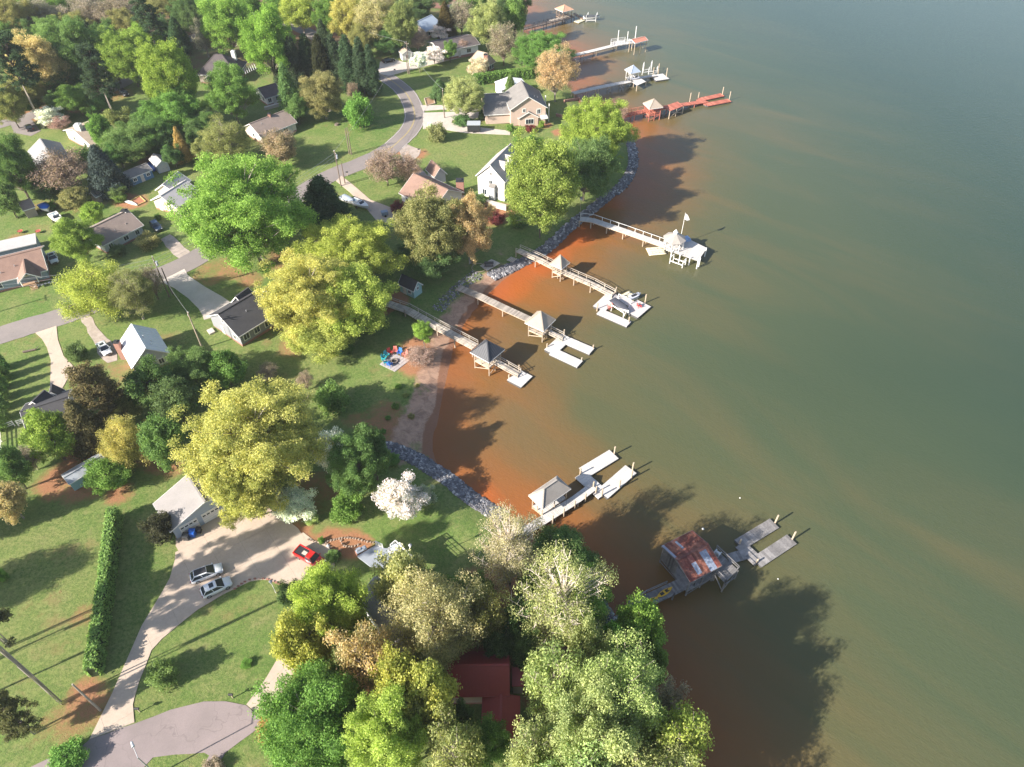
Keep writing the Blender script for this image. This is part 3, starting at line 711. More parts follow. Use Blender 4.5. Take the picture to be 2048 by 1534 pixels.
T('maple',1085,103,54,34,C_GREEN,'wide green tree beside the pale tan one')
T('bare',1007,82,33,36,C_BROWN,'round leafless brown tree beyond the brick cabin')
T('maple',975,45,36,40,C_PALE,'pale green tree at the top, left of the dark pier')
T('maple',1030,35,24,38,C_GREEN,'narrow green tree at the top next to the dark pier')
T('maple',1025,5,34,28,C_DEEP,'dark green tree at the top edge beside the water')
T('maple',945,15,36,28,C_GREEN,'green tree at the top edge right of the grey bare one')
T('bare',922,30,30,30,C_GREY,'large grey bare tree at the top behind the conical cedar')
T('cone',891,40,20,32,(0.11,0.10,0.035),'conical bronze cedar beside the blue-roofed house')
T('maple',899,100,14,18,C_GREEN,'small neat green tree in front of the flat-fronted white house')
T('bare',835,78,25,20,C_PINK,'pinkish leafless tree in front of the blue-roofed house')
T('bare',925,92,12,14,C_PINK,'small reddish bare tree at the white house front')
T('dog',838,120,18,17,C_WHITE,'white dogwood beside the far driveway, nearest the utility pole')
T('dog',868,108,22,15,C_WHITE,'white dogwood left of the neat green tree')
T('dog',878,64,20,12,C_WHITE,'white dogwood below the conical cedar')
T('dog',752,84,20,11,C_WHITE,'white dogwood at the end of the cypress row')
T('dog',958,132,22,17,(0.72,0.63,0.50),'cream blossom tree against the brick cabin')
T('shrub',942,138,9,7,C_BROWN,'brown shrub at the corner of the brick cabin')
T('cone',879,178,19,22,C_DEEP,'dense dark green small tree above the wood-edged garden bed',ht=6.5)
T('maple',930,192,40,38,C_PALE,'pale green airy tree at the garage of the brick house')
T('cone',1020,172,14,22,C_MID,'green cone-shaped evergreen behind the brick house roof')
T('shrub',874,264,20,20,C_OLIVE,'olive bush at the corner of the pale driveway')
T('shrub',925,240,18,7,C_DEEP,'dark low shrubs in the driveway island')
T('shrub',860,252,6,8,C_WHITE,'small white flowering shrub by the pale driveway entrance')
T('arb',962,225,4,14,C_DEEP,'slim dark cypress at the brick garage corner')
T('shrub',1021,255,8,9,C_GREEN,'round green shrub at the brick house front, left')
T('shrub',1083,248,6,8,C_LIME,'round yellow-green shrub by the porch column')
T('shrub',1031,265,6,5,C_GREEN,'round green shrub at the end of the pale driveway')
T('shrub',1062,257,12,5,C_RED,'dark red shrub under the triple window')
T('bare',770,330,40,36,C_BROWN,'brown leafless crape myrtle beside the road, left one')
T('bare',815,332,28,28,C_PINK,'brown leafless crape myrtle by the gravel drive, right one')
T('shrub',770,345,12,12,C_DEEP,'green shrub between the leafless crape myrtles')
# --- conifers and trees around the tan-roofed house
for k, (u, v, rw, rh) in enumerate([(560,118,19,44),(586,122,17,46),(614,116,19,44),(641,122,18,48),(668,120,19,46),(696,128,20,52),(722,132,18,52),(742,140,15,46)]):
    T('cypress',u,v,rw,rh,C_DARK if k != 3 else (0.06,0.06,0.03),['leftmost dark cypress of the tall row above the curve','second dark cypress from the left in the tall row','third dark cypress from the left in the tall row','browned cypress in the middle of the tall row','fifth dark cypress from the left in the tall row','sixth dark cypress from the left in the tall row','seventh dark cypress, second from the road end','dark cypress at the road end of the tall row'][k],group='row of tall cypress trees')
T('cone',575,182,24,50,C_DEEP,'green pyramidal evergreen right of the small white house')
T('maple',592,215,20,26,C_MID,'green shrub-like tree beside the tan-roofed house')
T('oak',643,187,43,42,C_OLIVE,'olive round tree with grey trunk on the lawn below the cypresses')
T('bare',705,180,14,16,C_BROWN,'small twiggy tree between the olive tree and the road')
T('shrub',718,222,27,37,C_GREEN,'tall egg-shaped green bush on the lawn inside the road curve')
T('bare',555,285,36,30,C_BROWN,'brown twiggy tree left of the tan-roofed house lawn')
T('bud',450,278,50,40,C_OLIVE,'light olive tree in front of the giant maple')
T('maple',400,250,34,26,C_MID,'green tree behind the light olive one')
T('cone',361,290,16,34,C_GOLD,'golden-brown small conifer beside the sheds')
T('maple',395,275,22,28,C_DEEP,'dark green small tree right of the golden conifer')
T('maple',335,155,52,72,C_LIME,'tallest bright green maple in the upper left')
T('maple',352,215,54,44,C_GREEN,'bright green maple below the tallest one')
T('maple',252,108,52,50,C_LIME,'bright green maple left of the tallest one, over the side street')
T('maple',290,85,34,38,C_LIME,'bright green maple top between the side street pair')
T('maple',459,183,46,52,C_GREEN,'round green tree below the dark hip roof')
T('maple',534,82,48,64,C_LIME,'tall bright green tree left of the cypress row')
T('maple',450,46,48,52,C_LIME,'bright green tree behind the dark hip roof')
T('bud',405,70,20,32,C_GREY,'grey bare tree at the side street bend')
T('maple',495,25,36,36,C_GREEN,'green tree at the top edge behind the tall bright one')
T('maple',148,98,50,60,C_MID,'green tree beyond the side street with sunlit top')
T('oak',72,128,50,58,C_TAN,'golden tan tree at the side street in the upper left')
T('maple',152,196,38,28,C_GREEN,'spreading green tree beside the side street')
T('dog',95,232,28,15,C_WHITE,'white dogwood by the side street')
T('bare',118,246,22,14,C_PINK,'pinkish bare tree beside the white dogwood')
T('maple',200,262,26,36,C_GREEN,'upright green tree in front of the house with white chimney')
T('maple',260,280,52,34,C_MID,'green thicket tree above the blue shed')
T('maple',305,268,40,34,C_DEEP,'dark green thicket tree right of the blue shed')
T('oak',235,240,30,24,C_OLIVE,'olive tree at the back of the house with white chimney')
T('cone',205,338,36,46,C_BLUE,'blue-green spruce left of the blue shed')
T('bare',122,340,54,46,C_BROWN,'broad brown leafless tree before the grey gable roof')
T('oak',148,395,30,22,C_OLIVE,'olive tree with dark trunk in the back yard')
T('maple',22,330,42,58,C_DEEP,'dark green tree on the left edge below the side street')
T('maple',12,395,26,34,C_MID,'green tree on the left edge above the small tan shed')
T('maple',62,355,30,30,C_DARK,'dark evergreen between the left edge and the brown tree')
T('maple',232,380,20,14,C_MID,'low green shrub-tree behind the cottage')
T('shrub',240,395,14,10,C_GREEN,'spiky green shrub above the red clay bed')
# --- upper left woods
W_ = 'trees of the upper left woods'
woods = [('oak',18,45,52,48,C_OLIVE,'olive oak in the top left corner'),('bud',75,35,44,40,C_GREY,'grey budding tree near the top left corner'),
 ('maple',122,22,36,34,C_GREEN,'green tree at the top edge left of the greyish pair'),('bud',178,30,44,40,C_GREY,'left one of the greyish budding pair at the top'),('bud',232,35,40,38,C_GREY,'right one of the greyish budding pair at the top'),
 ('pine',20,118,44,48,C_DARK,'dark pine at the left edge behind the golden tan tree'),('maple',12,205,34,40,C_OLIVE,'olive tree at the left edge above the side street'),('oak',55,185,34,34,C_OLIVE,'olive oak beneath the golden tan tree'),
 ('maple',105,165,30,30,C_DEEP,'dark tree between the golden tan and the sunlit green trees'),('pine',190,140,38,44,C_DARK,'dark pine left of the side street maples'),('cone',185,85,24,38,C_DARK,'dark cone-shaped tree above the sunlit green one'),
 ('pine',290,30,34,36,C_DARK,'dark pine beside the parked dark car at the top'),('maple',370,25,30,30,C_DEEP,'dark green tree at the top right of the parked dark car'),('cone',355,70,22,32,C_DARK,'dark conifer at the bend of the side street'),
 ('oak',600,22,42,36,C_YG,'yellow-green oak at the top above the cypress row'),('maple',560,8,30,24,C_GREEN,'green tree at the top edge beside the yellow-green oak'),('oak',655,30,28,40,C_GREEN,'green oak behind the roadside pole at the top'),
 ('oak',695,35,36,42,C_YEL,'yellow oak at the top beside the power line'),('bud',755,32,46,50,C_TAN,'tan budding tree at the top centre'),('oak',800,48,36,44,C_OLIVE,'olive tree next to the tan budding one'),
 ('maple',778,78,34,24,C_DEEP,'dark green tree behind the white garden shed'),('maple',825,10,44,26,C_DEEP,'dark green tree at the top edge above the blue roof'),('cone',645,70,16,28,C_DARK,'dark conifer behind the cypress row at the roadside'),
 ('oak',725,75,26,28,C_OLIVE,'olive tree between the cypresses and the power line'),('maple',420,8,40,24,C_GREEN,'green tree on the top edge behind the hip roof'),('oak',330,4,40,20,C_OLIVE,'olive tree on the top edge near the parked dark car'),('bud',255,-8,40,22,C_GREY,'grey tree cut by the top edge'),('oak',140,-14,50,26,C_OLIVE,'olive tree cut by the top edge near the left corner'),('oak',720,-8,50,24,C_YG,'yellow-green tree cut by the top edge at the centre'),('maple',885,-6,20,16,C_DEEP,'dark tree cut by the top edge by the far water')]
for w in woods: T(*w, group=W_)
UL = ['dark tree between the olive corner oak and the golden tan tree', 'green tree right of the grey budding tree near the top left', 'dark tree between the pine and the left side-street maple', 'olive tree below the right greyish budding tree', 'olive tree below the green top-edge tree', 'dark low tree under the left side-street maple', 'green tree squeezed between golden tan and sunlit green trees', 'dark tree at the foot of the left-edge pine', 'green tree left of the spreading roadside tree', 'dark tree at the roadside right of the spreading green tree', 'dark tree right of the left-edge olive tree by the street', 'dark tree below the parked dark car in the woods', 'dark tree left of the bright tree behind the hip roof', 'green tree left of the dark car in the woods', 'dark tree on the top edge between the greyish pair', 'green tree on the top edge in the left corner', 'green tree on the left edge below the corner oak', 'dark tree just above the spreading green roadside tree']
for k, (u, v, rw, rh, c) in enumerate([(45,75,34,34,C_DEEP),(105,70,34,36,C_MID),(215,80,30,36,C_DEEP),(250,55,32,34,C_OLIVE),(150,60,34,34,C_OLIVE),(225,125,26,32,C_DEEP),(95,120,28,34,C_MID),(40,155,30,30,C_DEEP),(115,205,24,22,C_MID),(200,205,24,20,C_DEEP),(60,205,26,20,C_DEEP),(320,60,28,28,C_DEEP),(385,40,24,26,C_DEEP),(275,60,26,26,C_MID),(200,15,34,26,C_DEEP),(60,5,40,26,C_MID),(5,80,30,34,C_MID),(160,150,26,28,C_DEEP)]):
    T('maple' if k % 3 else 'oak', u, v, rw, rh, c, UL[k], group='understory of the upper left woods')
UG = ['green understory tree left of the pale budding dock tree', 'olive understory tree above the red metal roof', 'green understory tree between the pale budding and forked trees', 'dark understory tree at the far eave of the red roof', 'olive tree touching the left end of the red roof ridge', 'dark tree at the right gable of the red roof', 'olive tree behind the tall oak on the short drive', 'green tree between the tan budding oak and the bright maple', 'green tree at the lower left corner of the red roof', 'fresh green tree between the lime shore maple and the biggest pale oak', 'olive oak between the two bottom-edge oaks left of the red roof', 'green tree wedged between the bright maple and the blue tarp', 'pale oak top below the forked white branches']
for k, (u, v, rw, rh, c, h) in enumerate([(950,1185,40,34,C_MID,9),(905,1262,44,38,C_OLIVE,12),(1045,1240,42,38,C_MID,11),(1000,1285,36,26,C_DEEP,8),(856,1330,36,30,C_OLIVE,13),(1060,1300,34,32,C_DEEP,11),(690,1245,44,40,C_OLIVE,13),(680,1375,36,30,C_MID,12),(925,1440,26,24,C_MID,9),(1300,1330,34,36,C_GREEN,11),(850,1440,44,36,C_OLIVE,15),(700,1440,44,40,C_MID,13),(1180,1300,40,34,C_PALE,17)]):
    T('maple' if k % 2 else 'oak', u, v, rw, rh, c, UG[k], h, group='understory of the near grove')
T('maple',985,1478,36,30,C_GREEN,'green tree overhanging the lower red roof at the bottom edge',13)
UT = ['olive thicket tree behind the green tree above the blue shed', 'dark thicket tree right behind the grey shed', 'olive thicket tree between the spruce and the blue shed', 'dark thicket tree at the right side of the grey shed', 'olive thicket tree right of the golden-brown conifer', 'fresh green thicket tree above the sheds, farthest back', 'olive thicket tree between the brown tree and the spruce', 'dark thicket tree below the broad brown tree']
for k, (u, v, rw, rh, c) in enumerate([(285,255,30,26,C_MID),(330,275,28,28,C_DEEP),(235,305,26,26,C_DEEP),(345,310,20,22,C_DEEP),(410,300,24,24,C_OLIVE),(300,235,30,22,C_GREEN),(175,320,24,28,C_MID),(90,380,28,22,C_DEEP)]):
    T('maple' if k % 2 else 'oak', u, v, rw, rh, c, UT[k], group='thicket behind the sheds')
# --- pines at the bottom left whose trunks and shadows cross the lawn; crowns mostly out of the frame
def by_base(kind, u, v, ht, a, color, label, clear, cat='tree'):
    p = gp(u, v); b = ht/(2*(1+clear)); return grow(kind, (p.x, p.y, p.z-0.05), a, b, clear*2*b, color, label, cat)
by_base('pine',124,1406,31,3.4,(.14,.15,.08),'tall pine with thick leaning trunk beside the utility pole, bottom left',1.5)
by_base('pine',21,1292,23,3.2,C_DARK,'tall pine rooted in the lawn at the left edge, only its trunk in view',1.2)
by_base('pine',-30,1330,24,3.2,C_DARK,'tall pine just outside the left edge',0.9)
by_base('pine',-40,1400,23,3.4,C_DARK,'tall pine beyond the left edge with shadow on the lawn',0.9)
by_base('pine',70,1465,11,2.6,(0.16,0.17,0.085),'pine at the lower left corner with open crown',0.4)
by_base('oak',-95,1085,9,3.6,C_OLIVE,'oak outside the left edge shading the upper lawn',0.1)
by_base('bud',-170,1250,13,4.5,C_OLIVE,'oak outside the left edge shading the hedge lawn',0.2)
by_base('bud',1270,1660,18,7.0,C_PALE,'oak just outside the bottom edge by the water',0.12)
by_base('bud',1130,1670,20,7.5,C_PALE,'oak just outside the bottom edge, inland of the waterside one',0.12)

# ------------------------------------------------------------------ hedges
def hedge(px, w, h, color, label, dens=150, leaf=0.13, name='hedge'):
    pts = [gp(u, v) for u, v in px]; root = empty(name, pts[0], label, 'hedge'); r = np.random.default_rng(len(px)+int(h*10))
    core = MB(pts[0]); P, N = [], []
    for a, b in zip(pts[:-1], pts[1:]):
        d = (b-a); L = math.hypot(d.x, d.y); t = V((d.x/L, d.y/L, 0)); s = V((-t.y, t.x, 0)); dz = (b.z-a.z)
        core.obox((a+b)/2+V((0, 0, h*0.46)), V((t.x*L/2, t.y*L/2, dz/2)), s*(w/2*0.78), V((0, 0, h*0.46)))
        n = int(L*(w+2*h)*dens/3); al = r.uniform(-0.2, L+0.2, n); q = r.uniform(0, w+2*h, n)
        wig = 1+0.14*np.sin(al*1.3)+0.10*np.sin(al*3.1+1)+0.08*np.sin(al*0.4)
        for x, c, g in zip(al, q, wig):
            if c < h: y, z, nn = -w/2*g, c, -s
            elif c < h+w: y, z, nn = (c-h-w/2), h*(0.97+0.05*g), V((0, 0, 1))
            else: y, z, nn = w/2*g, c-h-w, s
            y *= 1-0.18*(z/h)**3; j = r.normal(0, 0.09, 3)
            p = a+t*x+s*y+V((0, 0, z+dz*x/L)); P.append((p.x-pts[0].x+j[0], p.y-pts[0].y+j[1], p.z-pts[0].z+j[2])); m = r.normal(0, 0.55, 3); N.append((nn.x+m[0], nn.y+m[1], nn.z+m[2]+0.2))
    c = core.build('inner_branches', mat('hedge_inside', (.045,.07,.025), .9), root)
    o = link('foliage', leaf_mesh('hedge_foliage', np.array(P), np.array(N), leaf*r.uniform(0.7, 1.4, len(P)), 9), root); o.color = (*color, 1)
hedge([(236,1035),(230,1080),(224,1130),(217,1190),(208,1260),(200,1310),(194,1352)], 1.55, 2.8, (.25,.39,.12), 'long clipped green hedge dividing the lawn from the concrete drive', 120, 0.17)
hedge([(950,168),(985,163),(1020,159),(1050,156),(1078,152)], 2.6, 3.0, C_GREEN, 'clipped green hedge behind the brick house', 60, 0.24)
for k in range(7):
    p = gp(8+(k%2)*2, 738+k*20); grow('arb', p, 0.95, 2.3, 0.05, C_MID, ['first arborvitae of the left edge row, nearest the road','second arborvitae of the row on the left edge','third arborvitae of the row on the left edge','fourth and middle arborvitae of the row on the left edge','fifth arborvitae of the row on the left edge','sixth arborvitae of the row on the left edge','last arborvitae of the left edge row, nearest the white fence'][k], 'shrub', 'row of arborvitae on the left edge')

# ------------------------------------------------------------------ buildings
def shingle(name, c, c2):
    m, nt, p = new_mat(name); tc = nd(nt, 'ShaderNodeTexCoord').outputs['Object']
    f = ramp(nt, noise(nt, tc, 0.6, 4, 0.7), [(0.35, 0.0), (0.65, 1.0)]); col = mixc(nt, f, c, c2)
    sx = nd(nt, 'ShaderNodeSeparateXYZ'); nt.links.new(tc, sx.inputs[0])
    course = mathn(nt, 'FRACT', mathn(nt, 'MULTIPLY', sx.outputs[2], 8.0))
    col = mixc(nt, ramp(nt, course, [(0.0, 0.35), (0.25, 0.0)]), col, tuple(x*0.45 for x in c))
    col = mixc(nt, ramp(nt, noise(nt, tc, 7, 3, 0.8), [(0.35, 0.0), (0.7, 0.5)]), col, tuple(min(1, x*1.35) for x in c))
    nt.links.new(col, p.inputs['Base Color']); p.inputs['Roughness'].default_value = 0.9; p.inputs['Specular IOR Level'].default_value = 0.2
    MATS[name] = m; return m
def siding(name, c):
    m, nt, p = new_mat(name); tc = nd(nt, 'ShaderNodeTexCoord').outputs['Object']
    sx = nd(nt, 'ShaderNodeSeparateXYZ'); nt.links.new(tc, sx.inputs[0])
    l = mathn(nt, 'FRACT', mathn(nt, 'MULTIPLY', sx.outputs[2], 4.5))
    col = mixc(nt, ramp(nt, l, [(0.0, 0.5), (0.2, 0.0)]), c, tuple(x*0.6 for x in c))
    col = mixc(nt, mathn(nt, 'MULTIPLY', noise(nt, tc, 1.2, 4), 0.35), col, tuple(x*0.8 for x in c))
    nt.links.new(col, p.inputs['Base Color']); p.inputs['Roughness'].default_value = 0.7
    b = nd(nt, 'ShaderNodeBump'); b.inputs['Strength'].default_value = 0.4; b.inputs['Distance'].default_value = 0.03
    nt.links.new(l, b.inputs['Height']); nt.links.new(b.outputs[0], p.inputs['Normal'])
    MATS[name] = m; return m
def brick(name, c, c2, mortar):
    m, nt, p = new_mat(name); tc = nd(nt, 'ShaderNodeTexCoord').outputs['Object']
    sx = nd(nt, 'ShaderNodeSeparateXYZ'); nt.links.new(tc, sx.inputs[0])
    cb = nd(nt, 'ShaderNodeCombineXYZ'); nt.links.new(mathn(nt, 'ADD', sx.outputs[0], sx.outputs[1]), cb.inputs[0]); nt.links.new(sx.outputs[2], cb.inputs[1])
    br = nd(nt, 'ShaderNodeTexBrick'); nt.links.new(cb.outputs[0], br.inputs[0]); br.inputs['Scale'].default_value = 4.0
    br.inputs['Color1'].default_value = (*c, 1); br.inputs['Color2'].default_value = (*c2, 1); br.inputs['Mortar'].default_value = (*mortar, 1)
    col = mixc(nt, mathn(nt, 'MULTIPLY', noise(nt, tc, 1.0), 0.5), br.outputs['Color'], tuple(x*0.75 for x in c))
    nt.links.new(col, p.inputs['Base Color']); p.inputs['Roughness'].default_value = 0.9
    MATS[name] = m; return m
R_CHAR = shingle('charcoal_shingle', (0.065, 0.063, 0.066), (0.045, 0.044, 0.048)); R_GREY = shingle('grey_shingle', (0.20, 0.185, 0.17), (0.15, 0.14, 0.13))
R_LG = shingle('light_grey_shingle', (0.38, 0.35, 0.325), (0.30, 0.275, 0.26)); R_BRN = shingle('brown_shingle', (0.24, 0.155, 0.12), (0.18, 0.115, 0.09))
R_TAN = shingle('tan_shingle', (0.36, 0.29, 0.22), (0.28, 0.22, 0.17)); R_DK = shingle('dark_brown_shingle', (0.095, 0.08, 0.08), (0.065, 0.055, 0.056)); R_TAUPE = shingle('taupe_shingle', (0.25, 0.195, 0.165), (0.19, 0.15, 0.13))
R_WHT = paint('white_metal_roofing', (0.72, 0.73, 0.75), 0.45); R_BLU = paint('blue_grey_metal_roofing', (0.34, 0.40, 0.48), 0.4); R_PALE = mat('pale_roofing', (0.44, 0.41, 0.39), 0.7, (0.37, 0.345, 0.33), 0.5)
W_WHT = siding('white_siding', (0.74, 0.72, 0.68)); W_GREY = siding('grey_siding', (0.25, 0.255, 0.27)); W_LG = siding('pale_grey_siding', (0.48, 0.49, 0.5)); W_CREAM = siding('cream_siding', (0.66, 0.60, 0.48)); W_BLUE = siding('blue_siding', (0.10, 0.20, 0.33)); W_TEAL = siding('teal_siding', (0.28, 0.43, 0.42)); W_TAUPE = siding('taupe_siding', (0.33, 0.27, 0.22)); W_SLATE = siding('slate_siding', (0.24, 0.29, 0.35))
W_BRICK = brick('tan_brick', (0.52, 0.385, 0.31), (0.45, 0.325, 0.255), (0.56, 0.47, 0.40)); W_RBRICK = brick('red_brick', (0.33, 0.145, 0.10), (0.26, 0.11, 0.08), (0.4, 0.33, 0.28))
TRIM = paint('white_trim', (0.76, 0.74, 0.70), 0.5); TRIMG = paint('grey_trim', (0.33, 0.33, 0.34), 0.5)
GLASS = paint('window_glass', (0.03, 0.04, 0.05), 0.08); DOORM = paint('door_paint', (0.55, 0.52, 0.48), 0.5); DARKM = paint('dark_rubber', (0.025, 0.025, 0.028), 0.6)
def footprint(N, A, B, zc, over):
    """three roof (or wall) corners measured in the photo at height zc above ground -> origin, axes, sizes"""
    g = gp(*N).z
    for _ in range(5):
        n = at_z(*N, g+zc); g = max(hgt(n.x, n.y), 0.3)
    a = at_z(*A, g+zc); b = at_z(*B, g+zc)
    ex = (a-n).normalized(); by = (b-n); ey = V((-ex.y, ex.x, 0))
    if ey.dot(by) < 0: ey = -ey
    # square the corner, sharing the error between the two measured sides
    exb = V((ey.y, -ey.x, 0)); bd = by.normalized(); e2 = V((bd.y, -bd.x, 0))
    if e2.dot(ex) < 0: e2 = -e2
    ex = (ex*1.3+e2*0.7).normalized(); ey2 = V((-ex.y, ex.x, 0)); ey = ey2 if ey2.dot(ey) > 0 else -ey2
    L, W = (a-n).dot(ex), (b-n).dot(ey)
    o = n+ex*over+ey*over; o.z = g-0.1
    return o, ex, ey, L-2*over, W-2*over
def block(root, o, ex, ey, L, W, wall_h, rise, style='gable', wall=None, roof=None, over=0.4, base=None, trim=TRIM, thick=0.16, z0=0.0, ribs=0.0, ribm=None):
    Z = V((0, 0, 1)); O = root.location; P = lambda x, y, z: o+ex*x+ey*y+Z*(z+z0)
    if wall:
        mb = MB(O); mb.prism([P(0,0,wall_h),P(L,0,wall_h),P(L,W,wall_h),P(0,W,wall_h)], wall_h)
        if style == 'gable':
            for x in (0.0, L): mb.pts([P(x,0,wall_h),P(x,W,wall_h),P(x,W/2,wall_h+rise*0.99)], [(0,1,2)])
        mb.build('wall', wall, root)
    if base:
        mb = MB(O); mb.prism([P(-.04,-.04,.55),P(L+.04,-.04,.55),P(L+.04,W+.04,.55),P(-.04,W+.04,.55)], 0.9); mb.build('foundation', base, root)
    sl = rise/(W/2); ez = wall_h-over*sl+0.06; tz = wall_h+rise+0.06; mb = MB(O); fa = MB(O)
    if style == 'gable':
        for sgn in (0, 1):
            y0 = -over if not sgn else W+over
            q = [P(-over,y0,ez),P(L+over,y0,ez),P(L+over,W/2,tz),P(-over,W/2,tz)]
            mb.prism(q, thick)
            fa.beam(P(-over,y0,ez-.10)+ey*(-.03 if not sgn else .03), P(L+over,y0,ez-.10)+ey*(-.03 if not sgn else .03), .05, .2)
            for x in (-over-.03, L+over+.03): fa.beam(P(x,y0,ez-.10), P(x,W/2,tz-.10), .05, .2)
    elif style == 'flat':
        mb.prism([P(-over,-over,wall_h+.2),P(L+over,-over,wall_h+.2+rise*.0),P(L+over,W+over,wall_h+.2+rise),P(-over,W+over,wall_h+.2+rise)], thick)
        fa.beam(P(-over,-over-.03,wall_h+.1), P(L+over,-over-.03,wall_h+.1), .05, .22)
    else:
        h = min(L, W)/2; Lr = (L-2*h)/2 if L > W else 0.0; Wr = (W-2*h)/2 if W > L else 0.0
        r0, r1 = (P(L/2-Lr,W/2-Wr,tz), P(L/2+Lr,W/2+Wr,tz))
        c = [P(-over,-over,ez),P(L+over,-over,ez),P(L+over,W+over,ez),P(-over,W+over,ez)]
        D = V((0, 0, thick))
        ps = c+[r0, r1]+[x-D for x in c]
        if L >= W: fs = [(0,1,5,4),(1,2,5),(2,3,4,5),(3,0,4)]
        else: fs = [(0,1,4),(1,2,5,4),(2,3,5),(3,0,4,5)]
        if abs(L-W) < 0.05: fs = [(0,1,4),(1,2,4),(2,3,4),(3,0,4)]
        fs += [(0,6,7,1),(1,7,8,2),(2,8,9,3),(3,9,6,0),(9,8,7,6)]
        mb.pts(ps, fs)
        for i in range(4):
            a, b = c[i]-V((0,0,thick*.55)), c[(i+1)%4]-V((0,0,thick*.55)); fa.beam(a, b, .07, .16)
        hip = MB(O)
        for i, t in enumerate((r0, r1 if L > W else r0, r1, r0 if L > W else r1)): hip.beam(c[i]+V((0,0,.05)), t+V((0,0,.05)), .22, .06)
        if (r1-r0).length > .05: hip.beam(r0+V((0,0,.05)), r1+V((0,0,.05)), .24, .07)
    rf = mb.build('roof', roof, root); fa.build('fascia', trim, rf)
    if style == 'hip': hip.build('hip_cap', roof, rf)
    if style == 'gable':
        rc = MB(O); rc.beam(P(-over,W/2,tz+.04), P(L+over,W/2,tz+.04), .3, .07); rc.build('ridge_cap', roof, rf)
    if ribs:
        rb = MB(O)
        if style == 'gable':
            x = -over+ribs/2
            while x < L+over:
                for y0 in (-over, W+over): rb.beam(P(x,y0,ez+.03), P(x,W/2,tz+.03), .06, .05)
                x += ribs
        else:   # pyramid: ribs run up each face
            cc = P(L/2, W/2, tz)
            for i in range(4):
                a, b = c[i], c[(i+1)%4]; n = int((b-a).length/ribs)
                for k in range(1, n):
                    t = k/n; s = a.lerp(b, t); mid = a.lerp(b, 0.5); f = 1-abs(2*t-1)
                    rb.beam(s+V((0,0,.03)), s+(cc-mid)*f*0.98+V((0,0,.03)), .05, .05)
        rb.build('roof_rib', ribm or roof, rf)
    return P
def window(root, P, wall, t, z, w, h, L, W, ey, ex, frame=TRIM, door=False, mull=1):
    O = root.location; z1 = V((0, 0, 1))
    if wall in ('a', 'c'): c = P(L*t, 0 if wall == 'a' else W, z); ax, n = ex, (-ey if wall == 'a' else ey)
    else: c = P(0 if wall == 'b' else L, W*t, z); ax, n = ey, (-ex if wall == 'b' else ex)
    if door:
        d = MB(O); d.obox(c+n*.04, ax*(w/2), n*.04, z1*(h/2)); dd = d.build('door', frame if frame != TRIM else DOORM, root)
        k = MB(O); k.obox(c+n*.11+ax*(w*.36), ax*.05, n*.03, z1*.06); k.build('handle', DARKM, dd)
        return dd
    f = MB(O); f.obox(c+n*.02, ax*(w/2+.12), n*.05, z1*(h/2+.12)); fo = f.build('window', frame, root)
    k = mull+1
    for i in range(k):
        g = MB(O); g.obox(c+n*.075+ax*(w*((i+.5)/k-.5)), ax*(w/k/2-.045), n*.012, z1*(h/2-.05)); g.build('pane', GLASS, fo)
    return fo
def chimney(root, p, w, h, m, cap=DARKM):
    O = root.location; b = MB(O); b.box(p.x-w/2, p.x+w/2, p.y-w/2, p.y+w/2, p.z, p.z+h); c = b.build('chimney', m, root)
    k = MB(O); k.box(p.x-w/2-.06, p.x+w/2+.06, p.y-w/2-.06, p.y+w/2+.06, p.z+h, p.z+h+.12); k.box(p.x-w/4, p.x+w/4, p.y-w/4, p.y+w/4, p.z+h+.12, p.z+h+.35); k.build('chimney_cap', cap, c)
def vents(root, P, L, W, wall_h, rise, n, seed):
    r = random.Random(seed); mb = None
    for i in range(n):
        x = r.uniform(.15, .85)*L; y = W*r.uniform(.12, .38); z = wall_h+rise*(y/(W/2))
        mb = MB(root.location); mb.tube(P(x,y,z), P(x,y,z+.45), .09, .09, 6); mb.build('roof_vent', TRIMG, root)
def house(name, label, N, A, B, wall_h, rise, style='gable', wall=W_WHT, roof=R_GREY, zc=None, over=0.45, base=W_RBRICK, wins=(), cat='house', trim=TRIM, ribs=0.0, nv=0, frame=TRIM):
    zc = wall_h if zc is None else zc
    o, ex, ey, L, W = footprint(N, A, B, zc, over)
    root = empty(name, o, label, cat); P = block(root, o, ex, ey, L, W, wall_h, rise, style, wall, roof, over, base, trim, ribs=ribs)
    for w in wins: window(root, P, *w[:5], L, W, ey, ex, frame, **(w[5] if len(w) > 5 else {}))
    if nv: vents(root, P, L, W, wall_h, rise, nv, int(N[0]))
    root['_'] = 0; del root['_']
    return root, P, o, ex, ey, L, W
def wing(root, N, A, B, wall_h, rise, style, wall, roof, over=0.4, zc=None, wins=(), base=None, trim=TRIM):
    o, ex, ey, L, W = footprint(N, A, B, wall_h if zc is None else zc, over)
    P = block(root, o, ex, ey, L, W, wall_h, rise, style, wall, roof, over, base, trim)
    for w in wins: window(root, P, *w[:5], L, W, ey, ex, TRIM, **(w[5] if len(w) > 5 else {}))
    return P, L, W
def pxprism(name, px, ztop, thick, m, parent=None, rel=True, loc=None):
    """flat solid whose top outline was measured in the photo at height ztop above ground (or lake)"""
    g = gp(*px[0]).z if rel else 0.0
    ps = [at_z(u, v, g+ztop) for u, v in px]; off = parent.location if parent else ps[0]
    mb = MB(off); mb.prism(ps, thick); return mb.build(name, m, parent, loc=None if parent else off), ps
DEF = [('a',.2,1.7,1.1,1.3),('a',.5,1.2,1.0,2.1,dict(door=True)),('a',.75,1.7,1.6,1.3),('b',.3,1.7,1.0,1.3),('b',.7,1.7,1.0,1.3)]
